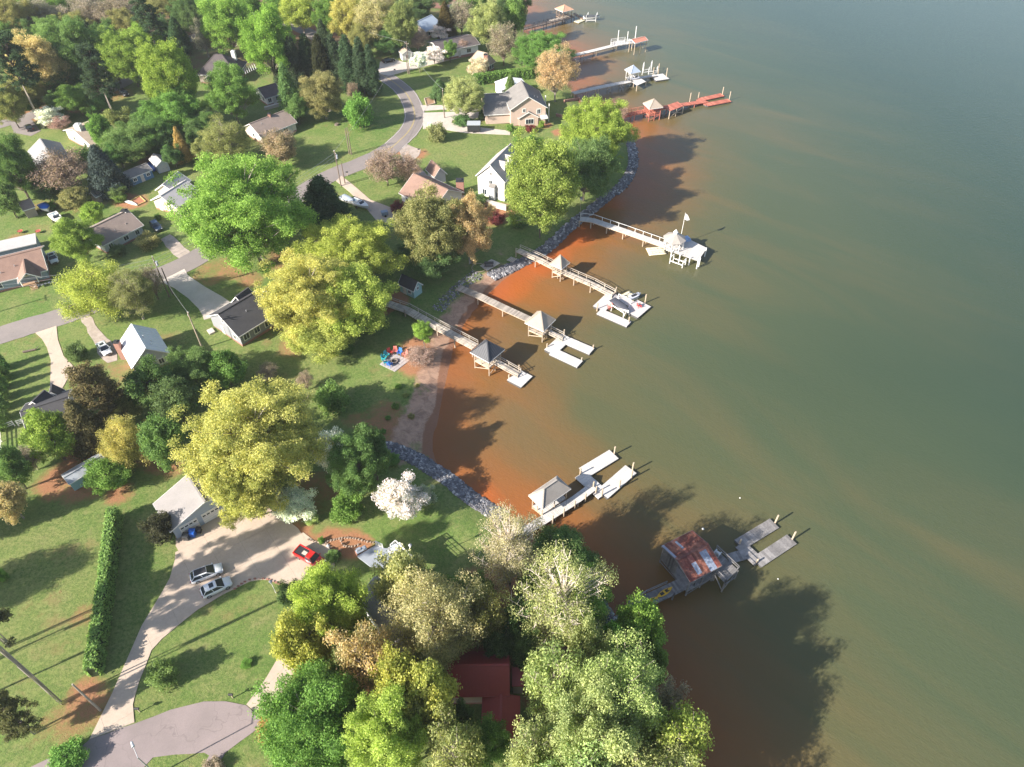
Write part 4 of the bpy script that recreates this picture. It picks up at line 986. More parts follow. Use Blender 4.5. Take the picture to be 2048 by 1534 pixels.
# near charcoal-roofed house
r, P, o, ex, ey, L, W = house('house', 'grey-sided house with charcoal shingle roof beside the paired yellow oaks', (476,672), (556,624), (409,632), 3.4, 3.0, wall=W_GREY, roof=R_CHAR, wins=[('a',.16,1.9,1.3,1.4),('a',.45,1.9,1.3,1.4),('a',.75,1.9,1.3,1.4),('b',.2,1.7,.9,1.0),('b',.5,4.3,.6,.8),('b',.62,1.3,1.0,2.1,dict(door=True))], nv=1)
wing(r, (458,604), (484,586), (500,620), 3.2, 2.6, 'gable', W_GREY, R_CHAR, wins=[('a',.5,1.7,1.4,1.3)])
wing(r, (520,588), (548,568), (548,605), 3.2, 2.4, 'gable', W_GREY, R_CHAR)
pxprism('door_step', [(413,660),(424,655),(430,663),(419,668)], .25, .3, CONCW, r)
# white metal roof
r, P, o, ex, ey, L, W = house('house', 'cottage with bright white metal gable roof and brick chimney', (262,735), (234,685), (340,704), 3.0, 2.9, wall=W_LG, roof=R_WHT, over=.35, ribs=1.0, wins=[('b',.45,1.6,1.0,1.2),('b',.75,1.6,1.0,1.2),('b',.5,4.0,.6,.6)])
chimney(r, P(L*.82, -.5, 0), 1.0, 4.6, W_RBRICK); vents(r, P, L, W, 3, 2.9, 0, 1)
for x, y in ((.35,.75),(.2,.7),(.5,.62)):
    mb = MB(r.location); q = P(L*x, W*y, 3+2.9*(1-abs(y-.5)*2)); mb.tube(q, q+V((0,0,.5)), .11, .11, 6); mb.build('roof_vent', TRIM, r)
# brown-roofed house on the left edge
r, P, o, ex, ey, L, W = house('house', 'long brown-roofed house with front gable porch on the left edge', (94,538), (-75,580), (83,490), 2.9, 2.3, wall=W_SLATE, roof=R_BRN, wins=[('a',.62,1.7,1.2,1.2),('a',.8,1.7,1.2,1.2),('b',.5,1.7,1.0,1.2)], nv=2)
wing(r, (82,552), (72,525), (34,562), 2.9, 1.7, 'gable', None, R_BRN, over=.3)
pk, ps = pxprism('porch_deck', [(42,561),(74,553),(78,564),(46,573)], .8, .25, mat('deck_wood', (0.40, 0.26, 0.16), .85, (0.3, 0.19, 0.11), 2), r)
for k in range(4):
    a, b = ps[3].lerp(ps[2], .35), ps[3].lerp(ps[2], .8); d = (ps[3]-ps[0]).normalized()
    mb = MB(r.location); mb.beam(a+d*(.2+.3*k)-V((0,0,.2*k+.1)), b+d*(.2+.3*k)-V((0,0,.2*k+.1)), .28, .05); mb.build('step', MATS['deck_wood'], r)
for t in (0, 1):
    q = ps[0].lerp(ps[1], t); mb = MB(r.location); q = ps[3].lerp(ps[2], t); mb.beam(q, q+V((0,0,2.4)), .16, .16); mb.build('porch_post', TRIM, r)
P2 = wing(r, (73,487), (-60,515), (71,470), 2.4, .4, 'flat', W_SLATE, R_PALE, over=.1)
# cottage with white chimney
r, P, o, ex, ey, L, W = house('house', 'brown-roofed cottage with white gable wall facing left', (204,490), (284,447), (164,459), 2.9, 2.2, wall=W_LG, roof=R_TAUPE, wins=[('a',.15,1.6,1.0,1.1),('a',.3,1.2,1.0,2.1,dict(door=True)),('a',.55,1.6,1.2,1.1),('a',.85,1.6,1.0,1.1)], nv=1)
wing(r, (272,450), (262,436), (240,464), 2.6, 1.2, 'gable', W_LG, R_TAUPE, over=.3, wins=[('b',.5,1.5,1.3,1.1)])
chimney(r, P(L*.97, W*.55, 2.6), 1.3, 2.6, W_WHT)
# pale-roofed house beside the giant maple
r, P, o, ex, ey, L, W = house('house', 'cream-walled house with pale roof left of the giant maple', (352,414), (398,380), (308,393), 2.9, 2.0, wall=W_CREAM, roof=R_PALE, wins=[('b',.3,1.6,1.0,1.2),('b',.75,1.2,1.0,2.1,dict(door=True))])
wing(r, (309,378), (340,352), (350,385), 2.8, 1.8, 'gable', W_CREAM, R_PALE)
# upper left
house('house', 'house with light grey gable roof behind the broad brown tree', (54,300), (84,344), (120,284), 3.2, 2.2, wall=W_WHT, roof=shingle('mid_grey_shingle',(.27,.26,.25),(.22,.21,.205)), wins=DEF)
r, P, o, ex, ey, L, W = house('house', 'tan-roofed house with stout white chimney near the side street', (181,290), (250,262), (131,257), 3.0, 2.4, wall=W_CREAM, roof=R_TAN, wins=DEF)
chimney(r, P(L*.1, W*.45, 2.5), 1.6, 4.0, W_WHT, TRIM)
r, P, o, ex, ey, L, W = house('house', 'big house with dark hip roof and white porch lattice among the maples', (474,148), (388,152), (512,122), 3.4, 4.2, 'hip', wall=W_TAUPE, roof=R_DK, wins=DEF)
chimney(r, P(L*.18, W*.75, 4.5), 1.2, 3.2, W_WHT, TRIM)
mb = MB(r.location)
for k in range(6):
    q = at_z(492+k*4, 148-k*2, r.location.z+2.6); mb.beam(q, at_z(487+k*4, 136-k*2, r.location.z+2.6), .12, .12)
mb.build('porch_lattice', TRIM, r)
house('house', 'small white house with dark roof left of the pyramidal evergreen', (530,196), (564,184), (517,176), 2.8, 1.8, wall=W_WHT, roof=R_DK, wins=DEF)
pxprism('retaining_wall', [(528,213),(562,204),(563,206),(529,215)], .9, 1.0, CONCW)[0]
r, P, o, ex, ey, L, W = house('house', 'ranch house with tan shingle roof on the lawn left of the road curve', (521,272), (594,243), (484,252), 2.9, 2.2, wall=W_CREAM, roof=R_TAUPE, wins=[('a',.7,1.6,1.4,1.2),('a',.85,1.2,1.0,2.1,dict(door=True)),('a',.3,1.6,1.2,1.2),('b',.5,1.6,1.0,1.1)], nv=1)
chimney(r, P(L*.55, W*.5, 4.6), .8, 1.2, W_RBRICK)
wing(r, (545,268), (536,256), (528,274), 2.5, .9, 'gable', W_CREAM, R_TAUPE, over=.25)
r, P, o, ex, ey, L, W = house('house', 'low white house with broad white roof fascia near the far driveway', (879,103), (956,84), (865,80), 3.4, 1.2, wall=W_WHT, roof=R_DK, wins=DEF, over=.6)
house('house', 'house with blue-grey metal roof at the top by the far water', (852,62), (884,46), (812,52), 3.2, 2.2, wall=W_TAUPE, roof=R_BLU, wins=DEF, ribs=.8)
r, P, o, ex, ey, L, W = house('house', 'small brick cabin with tan hip roof behind the cream blossom tree', (978,127), (936,118), (995,120), 3.4, 2.4, 'hip', wall=W_RBRICK, roof=R_TAN, wins=DEF)
chimney(r, P(L*.12, -.45, 0), 1.3, 6.2, W_RBRICK)
house('shed', 'white garden shed beside the far driveway', (803,108), (796,101), (826,105), 2.4, 1.0, wall=W_WHT, roof=R_TAN, base=None, over=.2, cat='shed', wins=[('b',.5,1.3,.9,1.0)])
# brick house
r, P, o, ex, ey, L, W = house('house', 'large two-storey tan brick house with grey gables above the pale driveway', (1095,213), (1084,179), (1021,223), 5.8, 3.4, wall=W_BRICK, roof=R_GREY, wins=[('b',.2,4.4,1.0,1.4),('b',.62,5.0,.8,1.0),('b',.7,1.6,1.0,1.4),('b',.35,1.6,1.0,1.4)], nv=2)
wing(r, (969,229), (1026,225), (966,186), 3.2, 2.8, 'gable', W_BRICK, R_GREY, wins=[('b',.3,1.6,1.6,1.3)])
wing(r, (1079,233), (1077,219), (1038,240), 3.0, 1.6, 'gable', W_BRICK, R_GREY, over=.35, wins=[('b',.45,1.6,2.4,1.5,dict(mull=2))])
for k, (u, v) in enumerate([(1097,243),(1090,226)]):
    q = gp(u, v); mb = MB(r.location); mb.beam(q, q+V((0,0,5.6)), .3, .3); mb.build('porch_column', TRIM, r)
pxprism('balcony', [(1082,238),(1096,236),(1090,218),(1078,220)], 3.0, .25, TRIM, r)
house('shed', 'white outbuilding with pale metal roof behind the brick house', (1002,180), (990,163), (1056,172), 3.2, 1.0, wall=W_WHT, roof=R_WHT, base=None, cat='shed', over=.2)
# white house on the shore
r, P, o, ex, ey, L, W = house('house', 'tall white gabled house with grey roof by the shore maple', (1010,362), (1050,318), (951,348), 6.2, 3.6, wall=W_WHT, roof=R_LG, wins=[('b',.5,4.6,1.0,1.4),('b',.3,1.6,1.0,1.4),('b',.75,1.6,1.2,1.5),('b',.5,7.2,.7,.8)], base=W_WHT, over=.4)
for t in (.3, .6):
    q = P(L*t, W*.26, 6.2+1.0); mb = MB(r.location); e = ex*1.1; f = ey*1.3
    mb.obox(q+V((0,0,.4)), ex*1.0, ey*.9, V((0,0,.9))); d = mb.build('dormer', W_WHT, r)
    m2 = MB(r.location); top = q+V((0,0,2.2))
    for s in (-1, 1): m2.prism([q+e*s-f+V((0,0,1.3)), q+e*s+f+V((0,0,1.3)), top+f, top-f], .12)
    m2.build('dormer_roof', R_LG, d)
mb = MB(r.location); q = P(-.5, W*.42, 0); mb.obox(q+V((0,0,2.0)), ex*.5, ey*.8, V((0,0,2.0))); mb.build('bay', W_LG, r)
mb = MB(r.location); mb.prism([q+ex*-.6-ey*.9+V((0,0,4)), q+ex*.6-ey*.9+V((0,0,4.6)), q+ex*.6+ey*.9+V((0,0,4.6)), q+ex*-.6+ey*.9+V((0,0,4))], .15); mb.build('bay_roof', R_GREY, r)
wl, _ = pxprism('terrace_wall', [(968,397),(1013,409),(1012,413),(967,401)], 1.2, 1.3, CONCW); setp(wl, 'low pale terrace wall in front of the white house', 'wall')
r, P, o, ex, ey, L, W = house('house', 'brown-roofed lake house left of the white house, half behind oaks', (797,384), (866,418), (860,351), 3.0, 3.0, wall=W_WHT, roof=R_BRN, wins=DEF)
wing(r, (868,352), (848,336), (896,346), 2.8, 1.8, 'gable', W_LG, R_BRN)
ch = empty('outdoor_chimney', gp(921,385), 'square brick chimney standing between the two lake houses', 'chimney'); chimney(ch, gp(921,385), 2.0, 3.6, W_RBRICK)
# outbuildings
r, P, *_ = house('shed', 'blue shed with white door and grey roof under the thicket', (258,357), (304,338), (241,345), 2.4, 1.0, wall=W_BLUE, roof=R_GREY, base=None, over=.2, cat='shed', wins=[('a',.2,1.5,.9,.8),('a',.52,1.1,.9,1.9,dict(door=True)),('a',.8,1.5,.9,.8)])
house('shed', 'grey shed with white-framed double doors next to the blue one', (312,332), (299,316), (336,323), 2.4, 0.9, wall=W_LG, roof=R_PALE, base=None, over=.2, cat='shed', wins=[('b',.3,1.1,1.0,1.9,dict(door=True)),('b',.65,1.1,1.0,1.9,dict(door=True))])
house('shed', 'taupe gambrel shed with lean-to frame on the left lawn', (45,420), (70,413), (34,410), 2.6, 1.4, wall=W_TAUPE, roof=R_TAUPE, base=None, over=.2, cat='shed')
house('shed', 'tiny grey playhouse shed in the back yard below the spruce', (190,394), (202,388), (180,386), 1.9, .9, wall=W_TAUPE, roof=R_GREY, base=None, over=.15, cat='shed')
house('shed', 'small teal shed with dark roof on the lawn above the railed pier', (827,581), (795,566), (846,567), 2.5, 1.5, wall=W_TEAL, roof=R_CHAR, base=None, over=.25, cat='shed', wins=[('a',.3,1.4,.8,.8),('a',.65,1.1,.9,1.9,dict(door=True)),('b',.5,2.2,.6,.7)])
# garage
GW = W_SLATE
r, P, o, ex, ey, L, W = house('garage', 'detached garage with weathered grey roof and white roll-up doors', (339,1063), (304,1007), (494,978), 3.0, 2.1, wall=siding('garage_siding', (0.36,0.42,0.5)), roof=mat('weathered_grey_shingle', (0.27,0.25,0.24), .9, (0.225,0.21,0.20), .35, fine=4), base=None, cat='garage', over=.4)
for k in range(3):
    t = .2+k*.3; c = P(0, W*t, 1.25); d = MB(r.location); d.obox(c-ex*.04, ey*1.45, ex*.05, V((0,0,1.2))); dr = d.build('garage_door', TRIM, r)
    for j in range(5):
        for i in range(4 if j == 3 else 0):
            g = MB(r.location); g.obox(c-ex*.1+ey*(-1.05+.7*i)+V((0,0,.62)), ey*.24, ex*.012, V((0,0,.14))); g.build('pane', GLASS, dr)
    for j in range(1, 5):
        g = MB(r.location); g.obox(c-ex*.095+V((0,0,-1.2+.48*j)), ey*1.43, ex*.006, V((0,0,.012))); g.build('door_joint', TRIMG, dr)
for k, (col, nm) in enumerate((((.04,.045,.05),'dark grey bin'),((.02,.13,.55),'bright blue bin'),((.03,.03,.035),'black bin'))):
    q = P(-1.0, W*(.10+.085*k), 0); b = empty('wheelie_bin', q, ['dark grey wheeled bin by the left garage door','bright blue wheeled bin between the dark ones at the garage','small black wheeled bin right of the blue one at the garage'][k], 'bin')
    w = .45 if k < 2 else .35; h = 1.2 if k < 2 else .9; mb = MB(); mb.prism([(-w,-w,h),(w,-w,h),(w,w,h),(-w,w,h)], h); mb.v = [(x*(.8 if z < .1 else 1), y*(.8 if z < .1 else 1), z) for x, y, z in mb.v]
    pm = paint('bin_%d' % k, col, .5); mb.build('body', pm, b); ld = MB(); ld.box(-w-.05, w+.05, -w-.05, w+.08, h, h+.08); ld.build('lid', pm, b)
    for s in (-1, 1): wh = MB(); wh.tube((s*w*.7-.04, w, .12), (s*w*.7+.04, w, .12), .12, .12, 10); wh.build('wheel', DARKM, b)
# charcoal house lower left
r, P, o, ex, ey, L, W = house('house', 'charcoal hip-gabled house at the foot of the curved concrete drive', (58,884), (155,852), (47,806), 3.0, 2.6, wall=W_LG, roof=R_CHAR, wins=DEF)
wing(r, (50,811), (74,788), (96,826), 2.8, 1.9, 'gable', W_LG, R_CHAR, over=.35)
wing(r, (92,800), (90,784), (125,798), 2.8, 1.6, 'gable', W_LG, R_CHAR, over=.35)
# long shed
r, P, o, ex, ey, L, W = house('shed', 'long low shed with grey sheet roof and teal end wall, lower left', (137,968), (222,932), (106,958), 2.2, .5, wall=W_TEAL, roof=mat('grey_sheet', (.32,.34,.36), .6, (.22,.23,.24), .6), base=None, over=.15, cat='shed')
# red metal roofs
R_RED = paint('red_metal_roofing', (0.40, 0.062, 0.055), .5)
r, P, o, ex, ey, L, W = house('house', 'house with ribbed red metal roof deep in the near grove', (1019,1389), (895,1390), (1016,1300), 4.0, 2.2, wall=W_TAUPE, roof=R_RED, over=.4, ribs=.45, trim=R_RED)
wing(r, (1040,1484), (1040,1392), (962,1484), 3.0, .8, 'gable', W_TAUPE, R_RED, over=.3, trim=R_RED)
wing(r, (1048,1372), (1024,1372), (1048,1338), 2.8, .4, 'flat', W_TAUPE, R_RED, over=.1, trim=R_RED)
tp, _ = pxprism('tarp', [(725,1392),(742,1388),(748,1412),(732,1418)], 1.2, 1.1, paint('blue_tarp', (.02,.11,.42), .4)); setp(tp, 'blue tarp-covered stack glimpsed between the grove oaks', 'tarp')
tp, _ = pxprism('vehicle_roof', [(562,1432),(592,1418),(600,1432),(570,1446)], 1.6, 1.5, paint('pale_van', (.6,.62,.66), .3)); setp(tp, 'pale van roof partly hidden below the bright green maple', 'van')
# near grey house with deck
DECKG = mat('grey_composite_deck', (.27,.29,.32), .7, (.23,.25,.28), 1.5)
r, P, o, ex, ey, L, W = house('house', 'grey house with chimney and railed grey deck hidden under the golden oak', (862,1238), (782,1148), (780,1285), 6.0, 2.0, zc=6.0, wall=W_LG, roof=R_LG, base=None)
chimney(r, P(L*.9, W*.12, 6.4), 1.2, 3.6, W_RBRICK)
dk, ps = pxprism('deck', [(714,1112),(752,1090),(766,1096),(782,1097),(792,1088),(852,1146),(846,1162),(795,1140),(740,1132)], 3.6, .3, DECKG, r)
for a, b in ((1,2),(3,4),(4,5),(5,6)):
    A, B = ps[a], ps[b]; mb = MB(r.location); n = max(2, int((B-A).length/1.8))
    for k in range(n+1): q = A.lerp(B, k/n); mb.beam(q, q+V((0,0,1.05)), .1, .1)
    for h in (.2, .6, 1.05): mb.beam(A+V((0,0,h)), B+V((0,0,h)), .06 if h < 1 else .14, .05)
    mb.build('railing', TRIM, r)
for k, t in enumerate((0, .35, .7, 1)):
    q = ps[4].lerp(ps[5], t); mb = MB(r.location); mb.beam(q-V((0,0,.3)), V((q.x,q.y,r.location.z)), .18, .18); mb.build('deck_post', TRIM, r)
zt = ps[0].z
tb = empty('patio_table', at_z(790,1100,zt), 'round glass-topped patio table on the grey deck', 'table')
mb = MB(); mb.tube((0,0,.70), (0,0,.75), .62, .62, 20); mb.build('table_top', paint('table_glass', (.55,.6,.66), .1), tb); mb = MB(); mb.tube((0,0,0), (0,0,.7), .06, .06, 8); mb.tube((0,0,0),(0,0,.05),.35,.3,12); mb.build('table_leg', TRIM, tb)
def deck_chair(loc, ang, m, label, s=1.0, name='patio_chair', group=None):
    c = empty(name, loc, label, 'chair', group, ang); c.scale = (s, s, s)
    mb = MB(); mb.obox((0,0,.36), V((.28,0,0)), V((0,.27,-.05)), V((0,0,.025))); mb.build('seat', m, c)
    mb = MB(); mb.obox((0,.34,.68), V((.28,0,0)), V((0,.02,0)), V((0,.12,.36))); mb.build('backrest', m, c)
    for sx in (-1, 1):
        mb = MB(); mb.obox((sx*.33,.02,.56), V((.06,0,0)), V((0,.36,0)), V((0,0,.02))); mb.build('armrest', m, c)
        for sy in (-.28, .3): mb = MB(); mb.beam((sx*.31,sy,0), (sx*.31,sy,.55), .07, .07); mb.build('leg', m, c)
    return c
CHW = paint('chair_white', (.7,.69,.66), .5)
for k, (u, v, a) in enumerate([(783,1106,.6),(797,1109,2.6),(800,1094,4.2)]): deck_chair(at_z(u, v, zt), a, CHW, ['white patio chair left of the deck table','white patio chair on the near side of the deck table','white patio chair right of the deck table'][k], group='patio chairs on the grey deck')
# grill and lamp by the deck
g = empty('grill', gp(724,1106), 'steel barbecue grill with open lid on the brick pad by the deck', 'grill', rz=.6)
mb = MB(); mb.box(-.9,.9,-.4,.4,.1,.9); mb.build('cabinet', W_RBRICK, g); mb = MB(); mb.box(-.85,.85,-.4,.4,.9,1.0); mb.box(-.7,.0,-.05,.38,1.0,1.35); mb.build('hood', paint('steel', (.55,.58,.62), .3, .6), g); mb = MB(); mb.box(.25,.7,-.3,.3,1.0,1.2); mb.build('side_burner', MATS['steel'], g)
# stepped stone beds
STONE = mat('garden_stone', (.34,.26,.20), .9, (.25,.19,.15), 2)
for k, pl in enumerate([[(616,1080),(632,1084),(650,1084),(668,1080),(690,1076),(712,1078),(735,1084),(752,1086)], [(652,1086),(662,1096),(672,1104),(682,1100)], [(682,1082),(688,1092),(704,1094),(716,1090)]]):
    e = empty('stone_edging', gp(*pl[0]), ['curved stone edging along the top of the mulch bed','short stone step in the mulch bed near the pickup','middle stone step in the mulch bed beside the grill'][k], 'edging'); rr = random.Random(k)
    pp = spline([gp(*q).to_2d() for q in pl], .42)
    for q in pp:
        z = hgt(q.x, q.y); mb = MB(e.location); s = rr.uniform(.14,.24); mb.tube((q.x,q.y,z-.05), (q.x+rr.uniform(-.05,.05),q.y,z+.22), s, s*.75, 6); mb.build('stone', STONE, e)
kb = empty('stone_edging', gp(540,1160), 'low brick kerb around the curve of the drive lawn', 'edging')
for q in spline([gp(*q).to_2d() for q in [(470,1178),(490,1164),(510,1158),(535,1159),(558,1168)]], .5):
    mb = MB(kb.location); z = hgt(q.x, q.y); mb.box(q.x-.18,q.x+.18,q.y-.12,q.y+.12,z,z+.2); mb.build('brick', W_RBRICK, kb)
def sgn_(s): return s == 1

# ------------------------------------------------------------------ piers and docks
def wood(name, c, c2, var=.5):
    m, nt, p = new_mat(name); tc = nd(nt, 'ShaderNodeTexCoord').outputs['Object']
    col = mixc(nt, ramp(nt, noise(nt, tc, 1.2, 4, .7), [(.35, 0.0), (.65, 1.0)]), c, c2)
    isl = nd(nt, 'ShaderNodeNewGeometry').outputs['Random Per Island']
    col = mixc(nt, 1.0, col, ramp(nt, isl, [(0, 1-var*.7), (1, 1+var*.5)]), 'MULTIPLY')
    col = mixc(nt, ramp(nt, noise(nt, tc, 9, 3, .8), [(.4, 0.0), (.8, .5)]), col, tuple(x*.6 for x in c))
    nt.links.new(col, p.inputs['Base Color']); p.inputs['Roughness'].default_value = .85; p.inputs['Specular IOR Level'].default_value = .2
    MATS[name] = m; return m
WOODG = wood('grey_wood', (.40,.345,.29), (.30,.26,.225)); WOODB = wood('brown_wood', (.33,.235,.165), (.24,.165,.115)); WOODP = wood('pale_wood', (.58,.50,.41), (.46,.40,.33))
DWHITE = wood('white_decking', (.53,.505,.47), (.47,.445,.42), .15); WOODR = wood('red_stained_wood', (.46,.155,.105), (.36,.12,.085)); PILE = mat('piling_wood', (.47,.38,.28), .9, (.33,.26,.19), 2); WOODW = wood('weathered_wood', (.26,.245,.235), (.17,.16,.155)); WOODD = wood('dark_wood', (.13,.11,.10), (.09,.075,.07))
def boards(mb, a, b, c, d, step=.32, gap=.03, th=.07):
    """deck boards laid across the quad a-b (one edge) / d-c (other edge)"""
    n = max(2, int((b-a).length/step)); g = gap/step/2
    for k in range(n):
        t0, t1 = (k+g/1)/n, (k+1-g)/n
        t0 = k/n+gap/2/(b-a).length; t1 = (k+1)/n-gap/2/(b-a).length
        mb.prism([a.lerp(b, t0), a.lerp(b, t1), d.lerp(c, t1), d.lerp(c, t0)], th)
def rail(root, pts, m, h=1.05, sp=2.0, rails=(.55,1.03), name='railing'):
    mb = MB(root.location)
    for A, B in zip(pts[:-1], pts[1:]):
        n = max(1, int((B-A).length/sp))
        for k in range(n+1): q = A.lerp(B, k/n); mb.beam(q-V((0,0,.15)), q+V((0,0,h)), .11, .11)
        for z in rails: mb.beam(A+V((0,0,z)), B+V((0,0,z)), .05 if z < 1 else .14, .09 if z < 1 else .05)
    return mb.build(name, m, root)
def walkway(root, px, w, z, deck, pile=PILE, sp=3.6, rails=(), railm=None, piles=True, z1=None, zs=None):
    """board walk along a centre line measured at deck height"""
    pts = [at_z(u, v, (zs[i] if zs else z)) for i, (u, v) in enumerate(px)]
    mb = MB(root.location); Ls, Rs = [], []
    for i, p in enumerate(pts):
        t = (pts[min(i+1, len(pts)-1)]-pts[max(i-1, 0)]); t.z = 0; t.normalize(); s = V((-t.y, t.x, 0))*(w/2); Ls.append(p+s); Rs.append(p-s)
    for i in range(len(pts)-1): boards(mb, Ls[i], Ls[i+1], Rs[i+1], Rs[i])
    mb.build('deck', deck, root)
    st = MB(root.location)
    for E in (Ls, Rs):
        for i in range(len(E)-1):
            inn = (Rs[i] if E is Ls else Ls[i])-E[i]; inn = inn.normalized()*.12; st.beam(E[i]+inn-V((0,0,.19)), E[i+1]+inn-V((0,0,.19)), .08, .22)
    st.build('stringer', pile, root)
    if piles:
        for i in range(len(pts)-1):
            n = max(1, int((pts[i+1]-pts[i]).length/sp))
            for k in range(n+1 if i == len(pts)-2 else n):
                for E in (Ls, Rs):
                    q = E[i].lerp(E[i+1], k/n); bz = min(hgt(q.x, q.y), 0)-1.2; inn = (Rs[i]-Ls[i]).normalized()*(.1 if E is Ls else -.1)
                    if hgt(q.x, q.y) > q.z-.2: continue
                    p = MB(root.location); p.tube(V((q.x,q.y,bz))+inn, q+inn-V((0,0,.08)), .14, .13, 7); p.build('piling', pile, root)
    for sd in rails: rail(root, Ls if sd == 'l' else Rs, railm or deck)
    return pts, Ls, Rs
def float_(name, label, px, z, m, piles=(), cat='dock', thick=.35, group=None, split=1.6):
    """floating dock made of straight boarded sections; px: list of (a,b,width) centre lines"""
    p0 = at_z(*px[0][0], z); root = empty(name, (p0.x, p0.y, 0), label, cat, group)
    for k, (a, b, w) in enumerate(px):
        A, B = at_z(*a, z+.002*k), at_z(*b, z+.002*k); t = (B-A).normalized(); s = V((-t.y, t.x, 0))*(w/2)
        mb = MB(root.location); boards(mb, A+s, B+s, B-s, A-s, .45, .025, .06); mb.build('deck_section', m, root)
        f = MB(root.location); f.prism([A+s*.94-V((0,0,.062)), B+s*.94-V((0,0,.062)), B-s*.94-V((0,0,.062)), A-s*.94-V((0,0,.062))], z+.1); f.build('pontoon', paint('float_tub', (.08,.08,.085), .6), root)
        ed = MB(root.location)
        for sg in (1, -1): ed.beam(A+s*sg*1.015-V((0,0,.09)), B+s*sg*1.015-V((0,0,.09)), .05, .16)
        ed.build('edge_board', m, root)
    for u, v, h in piles:
        q = at_z(u, v, 0); p = MB(root.location); p.tube((q.x,q.y,-4), (q.x,q.y,h), .15, .14, 8); p.build('piling', PILE, root)
    return root
def shelter(root, N, A, B, eave, rise, deckz, roofm, postm, deckm, over=.5, ribs=0.0, rails=True, style='hip', floor=True, braces=True, trim=TRIM):
    o, ex, ey, L, W = footprint0(N, A, B, eave, over)
    if style == 'hip' and abs(L-W) < .25*max(L, W): L = W = (L+W)/2
    P = block(root, o, ex, ey, L, W, eave, rise, style, None, roofm, over, None, trim, ribs=ribs)
    for x in (0, L):
        for y in (0, W):
            q = P(x, y, 0); p = MB(root.location); p.beam(V((q.x,q.y,-2.5)), V((q.x,q.y,eave)), .2, .2); p.build('post', postm, root)
    for x, y in ((L/2,0),(L/2,W),(0,W/2),(L,W/2)):
        q = P(x, y, 0); p = MB(root.location); p.beam(V((q.x,q.y,-2.5 if y == 0 else deckz-.3)), V((q.x,q.y,eave)), .15, .15); p.build('post', postm, root)
    if floor:
        mb = MB(root.location); boards(mb, P(0,0,deckz-.01), P(L,0,deckz-.01), P(L,W,deckz-.01), P(0,W,deckz-.01)); mb.build('platform', deckm, root)
        jb = MB(root.location); q_ = [P(0,0,deckz-.22),P(L,0,deckz-.22),P(L,W,deckz-.22),P(0,W,deckz-.22)]
        for a_, b_ in zip(q_, q_[1:]+q_[:1]): jb.beam(a_, b_, .09, .28)
        jb.build('rim_joist', postm, root)
    if rails:
        rail(root, [P(L*.02,0,deckz), P(L,0,deckz)], postm); rail(root, [P(0,W,deckz), P(L,W,deckz)], postm); rail(root, [P(0,W*.02,deckz), P(0,W*.98,deckz)], postm)
    if braces:
        mb = MB(root.location)
        for a, b in ((P(0,0,.2),P(L,0,deckz-.3)),(P(0,0,deckz-.3),P(0,W,.2))): mb.beam(a, b, .08, .16)
        mb.build('brace', postm, root)
    return P, L, W
def footprint0(N, A, B, z, over):
    n, a, b = at_z(*N, z), at_z(*A, z), at_z(*B, z); ex = (a-n).normalized(); bd = (b-n).normalized(); e2 = V((bd.y, -bd.x, 0))
    if e2.dot(ex) < 0: e2 = -e2
    ex = (ex+e2).normalized(); ey = V((-ex.y, ex.x, 0)); ey = ey if ey.dot(bd) > 0 else -ey
    o = n+ex*over+ey*over; o.z = 0
    return o, ex, ey, (a-n).dot(ex)-2*over, (b-n).dot(ey)-2*over
def pier(label, px0): p = at_z(*px0, 0); return empty('pier', (p.x, p.y, 0), label, 'pier')
ROOFD = paint('dark_metal_roofing', (.045,.047,.056), .6); RTANM = shingle('pier_tan_shingle', (.33,.275,.22), (.27,.225,.18)); RLGM = shingle('pier_grey_shingle', (.31,.28,.25), (.25,.225,.20))
# 1 white dock, near
r = pier('white pier with grey hip-roofed shelter nearest the rock wall', (1025,1070))
walkway(r, [(1022,1071),(1060,1056),(1105,1028),(1150,1000),(1187,972)], 1.7, 1.0, DWHITE, sp=4.2)
P, L, W = shelter(r, (1085,1014), (1143,974), (1057,987), 4.2, 1.5, 1.0, RLGM, PILE, DWHITE, over=.5, rails=False)
mb = MB(r.location)
for t in np.linspace(0, 1, 7):
    q = at_z(1060, 1071, 1.0).lerp(at_z(1192, 982, 1.0), t); mb.tube((q.x,q.y,-3), (q.x,q.y,2.3), .13, .12, 7)
mb.build('guide_post', PILE, r)
float_('floating_dock', 'bright white U-shaped floating dock at the end of the white pier', [((1160,948),(1207,990),2.3),((1167,945),(1228,908),2.4),((1205,988),(1262,938),2.4),((1183,975),(1196,967),1.7)], .55, DWHITE, [(1228,910,2.3),(1160,952,2.2),(1264,944,2.6),(1262,958,2.4),(1238,978,2.4),(1203,995,2.4),(1186,979,2.2)])
# 2 old boathouse
RUST, nt, p = new_mat('rusty_sheet'); tc = nd(nt, 'ShaderNodeTexCoord').outputs['Object']
f = ramp(nt, noise(nt, tc, .55, 5, .7), [(.40, 0.0), (.55, 1.0)]); col = mixc(nt, f, (.36,.15,.10), (.19,.055,.04)); col = mixc(nt, ramp(nt, noise(nt, tc, 1.6, 4, .7), [(.55, 0.0), (.75, .8)]), col, (.45,.24,.17))
isl = nd(nt, 'ShaderNodeObjectInfo').outputs['Random']; col = mixc(nt, 1.0, col, ramp(nt, isl, [(0, .5), (1, 1.15)]), 'MULTIPLY')
nt.links.new(col, p.inputs['Base Color']); p.inputs['Roughness'].default_value = .6; p.inputs['Metallic'].default_value = .1
TIN = mat('bare_tin', (.33,.37,.45), .5, (.25,.285,.35), 1.0, metal=.3)
r = pier('weathered boathouse pier with rusty patched metal roof', (1290,1205))
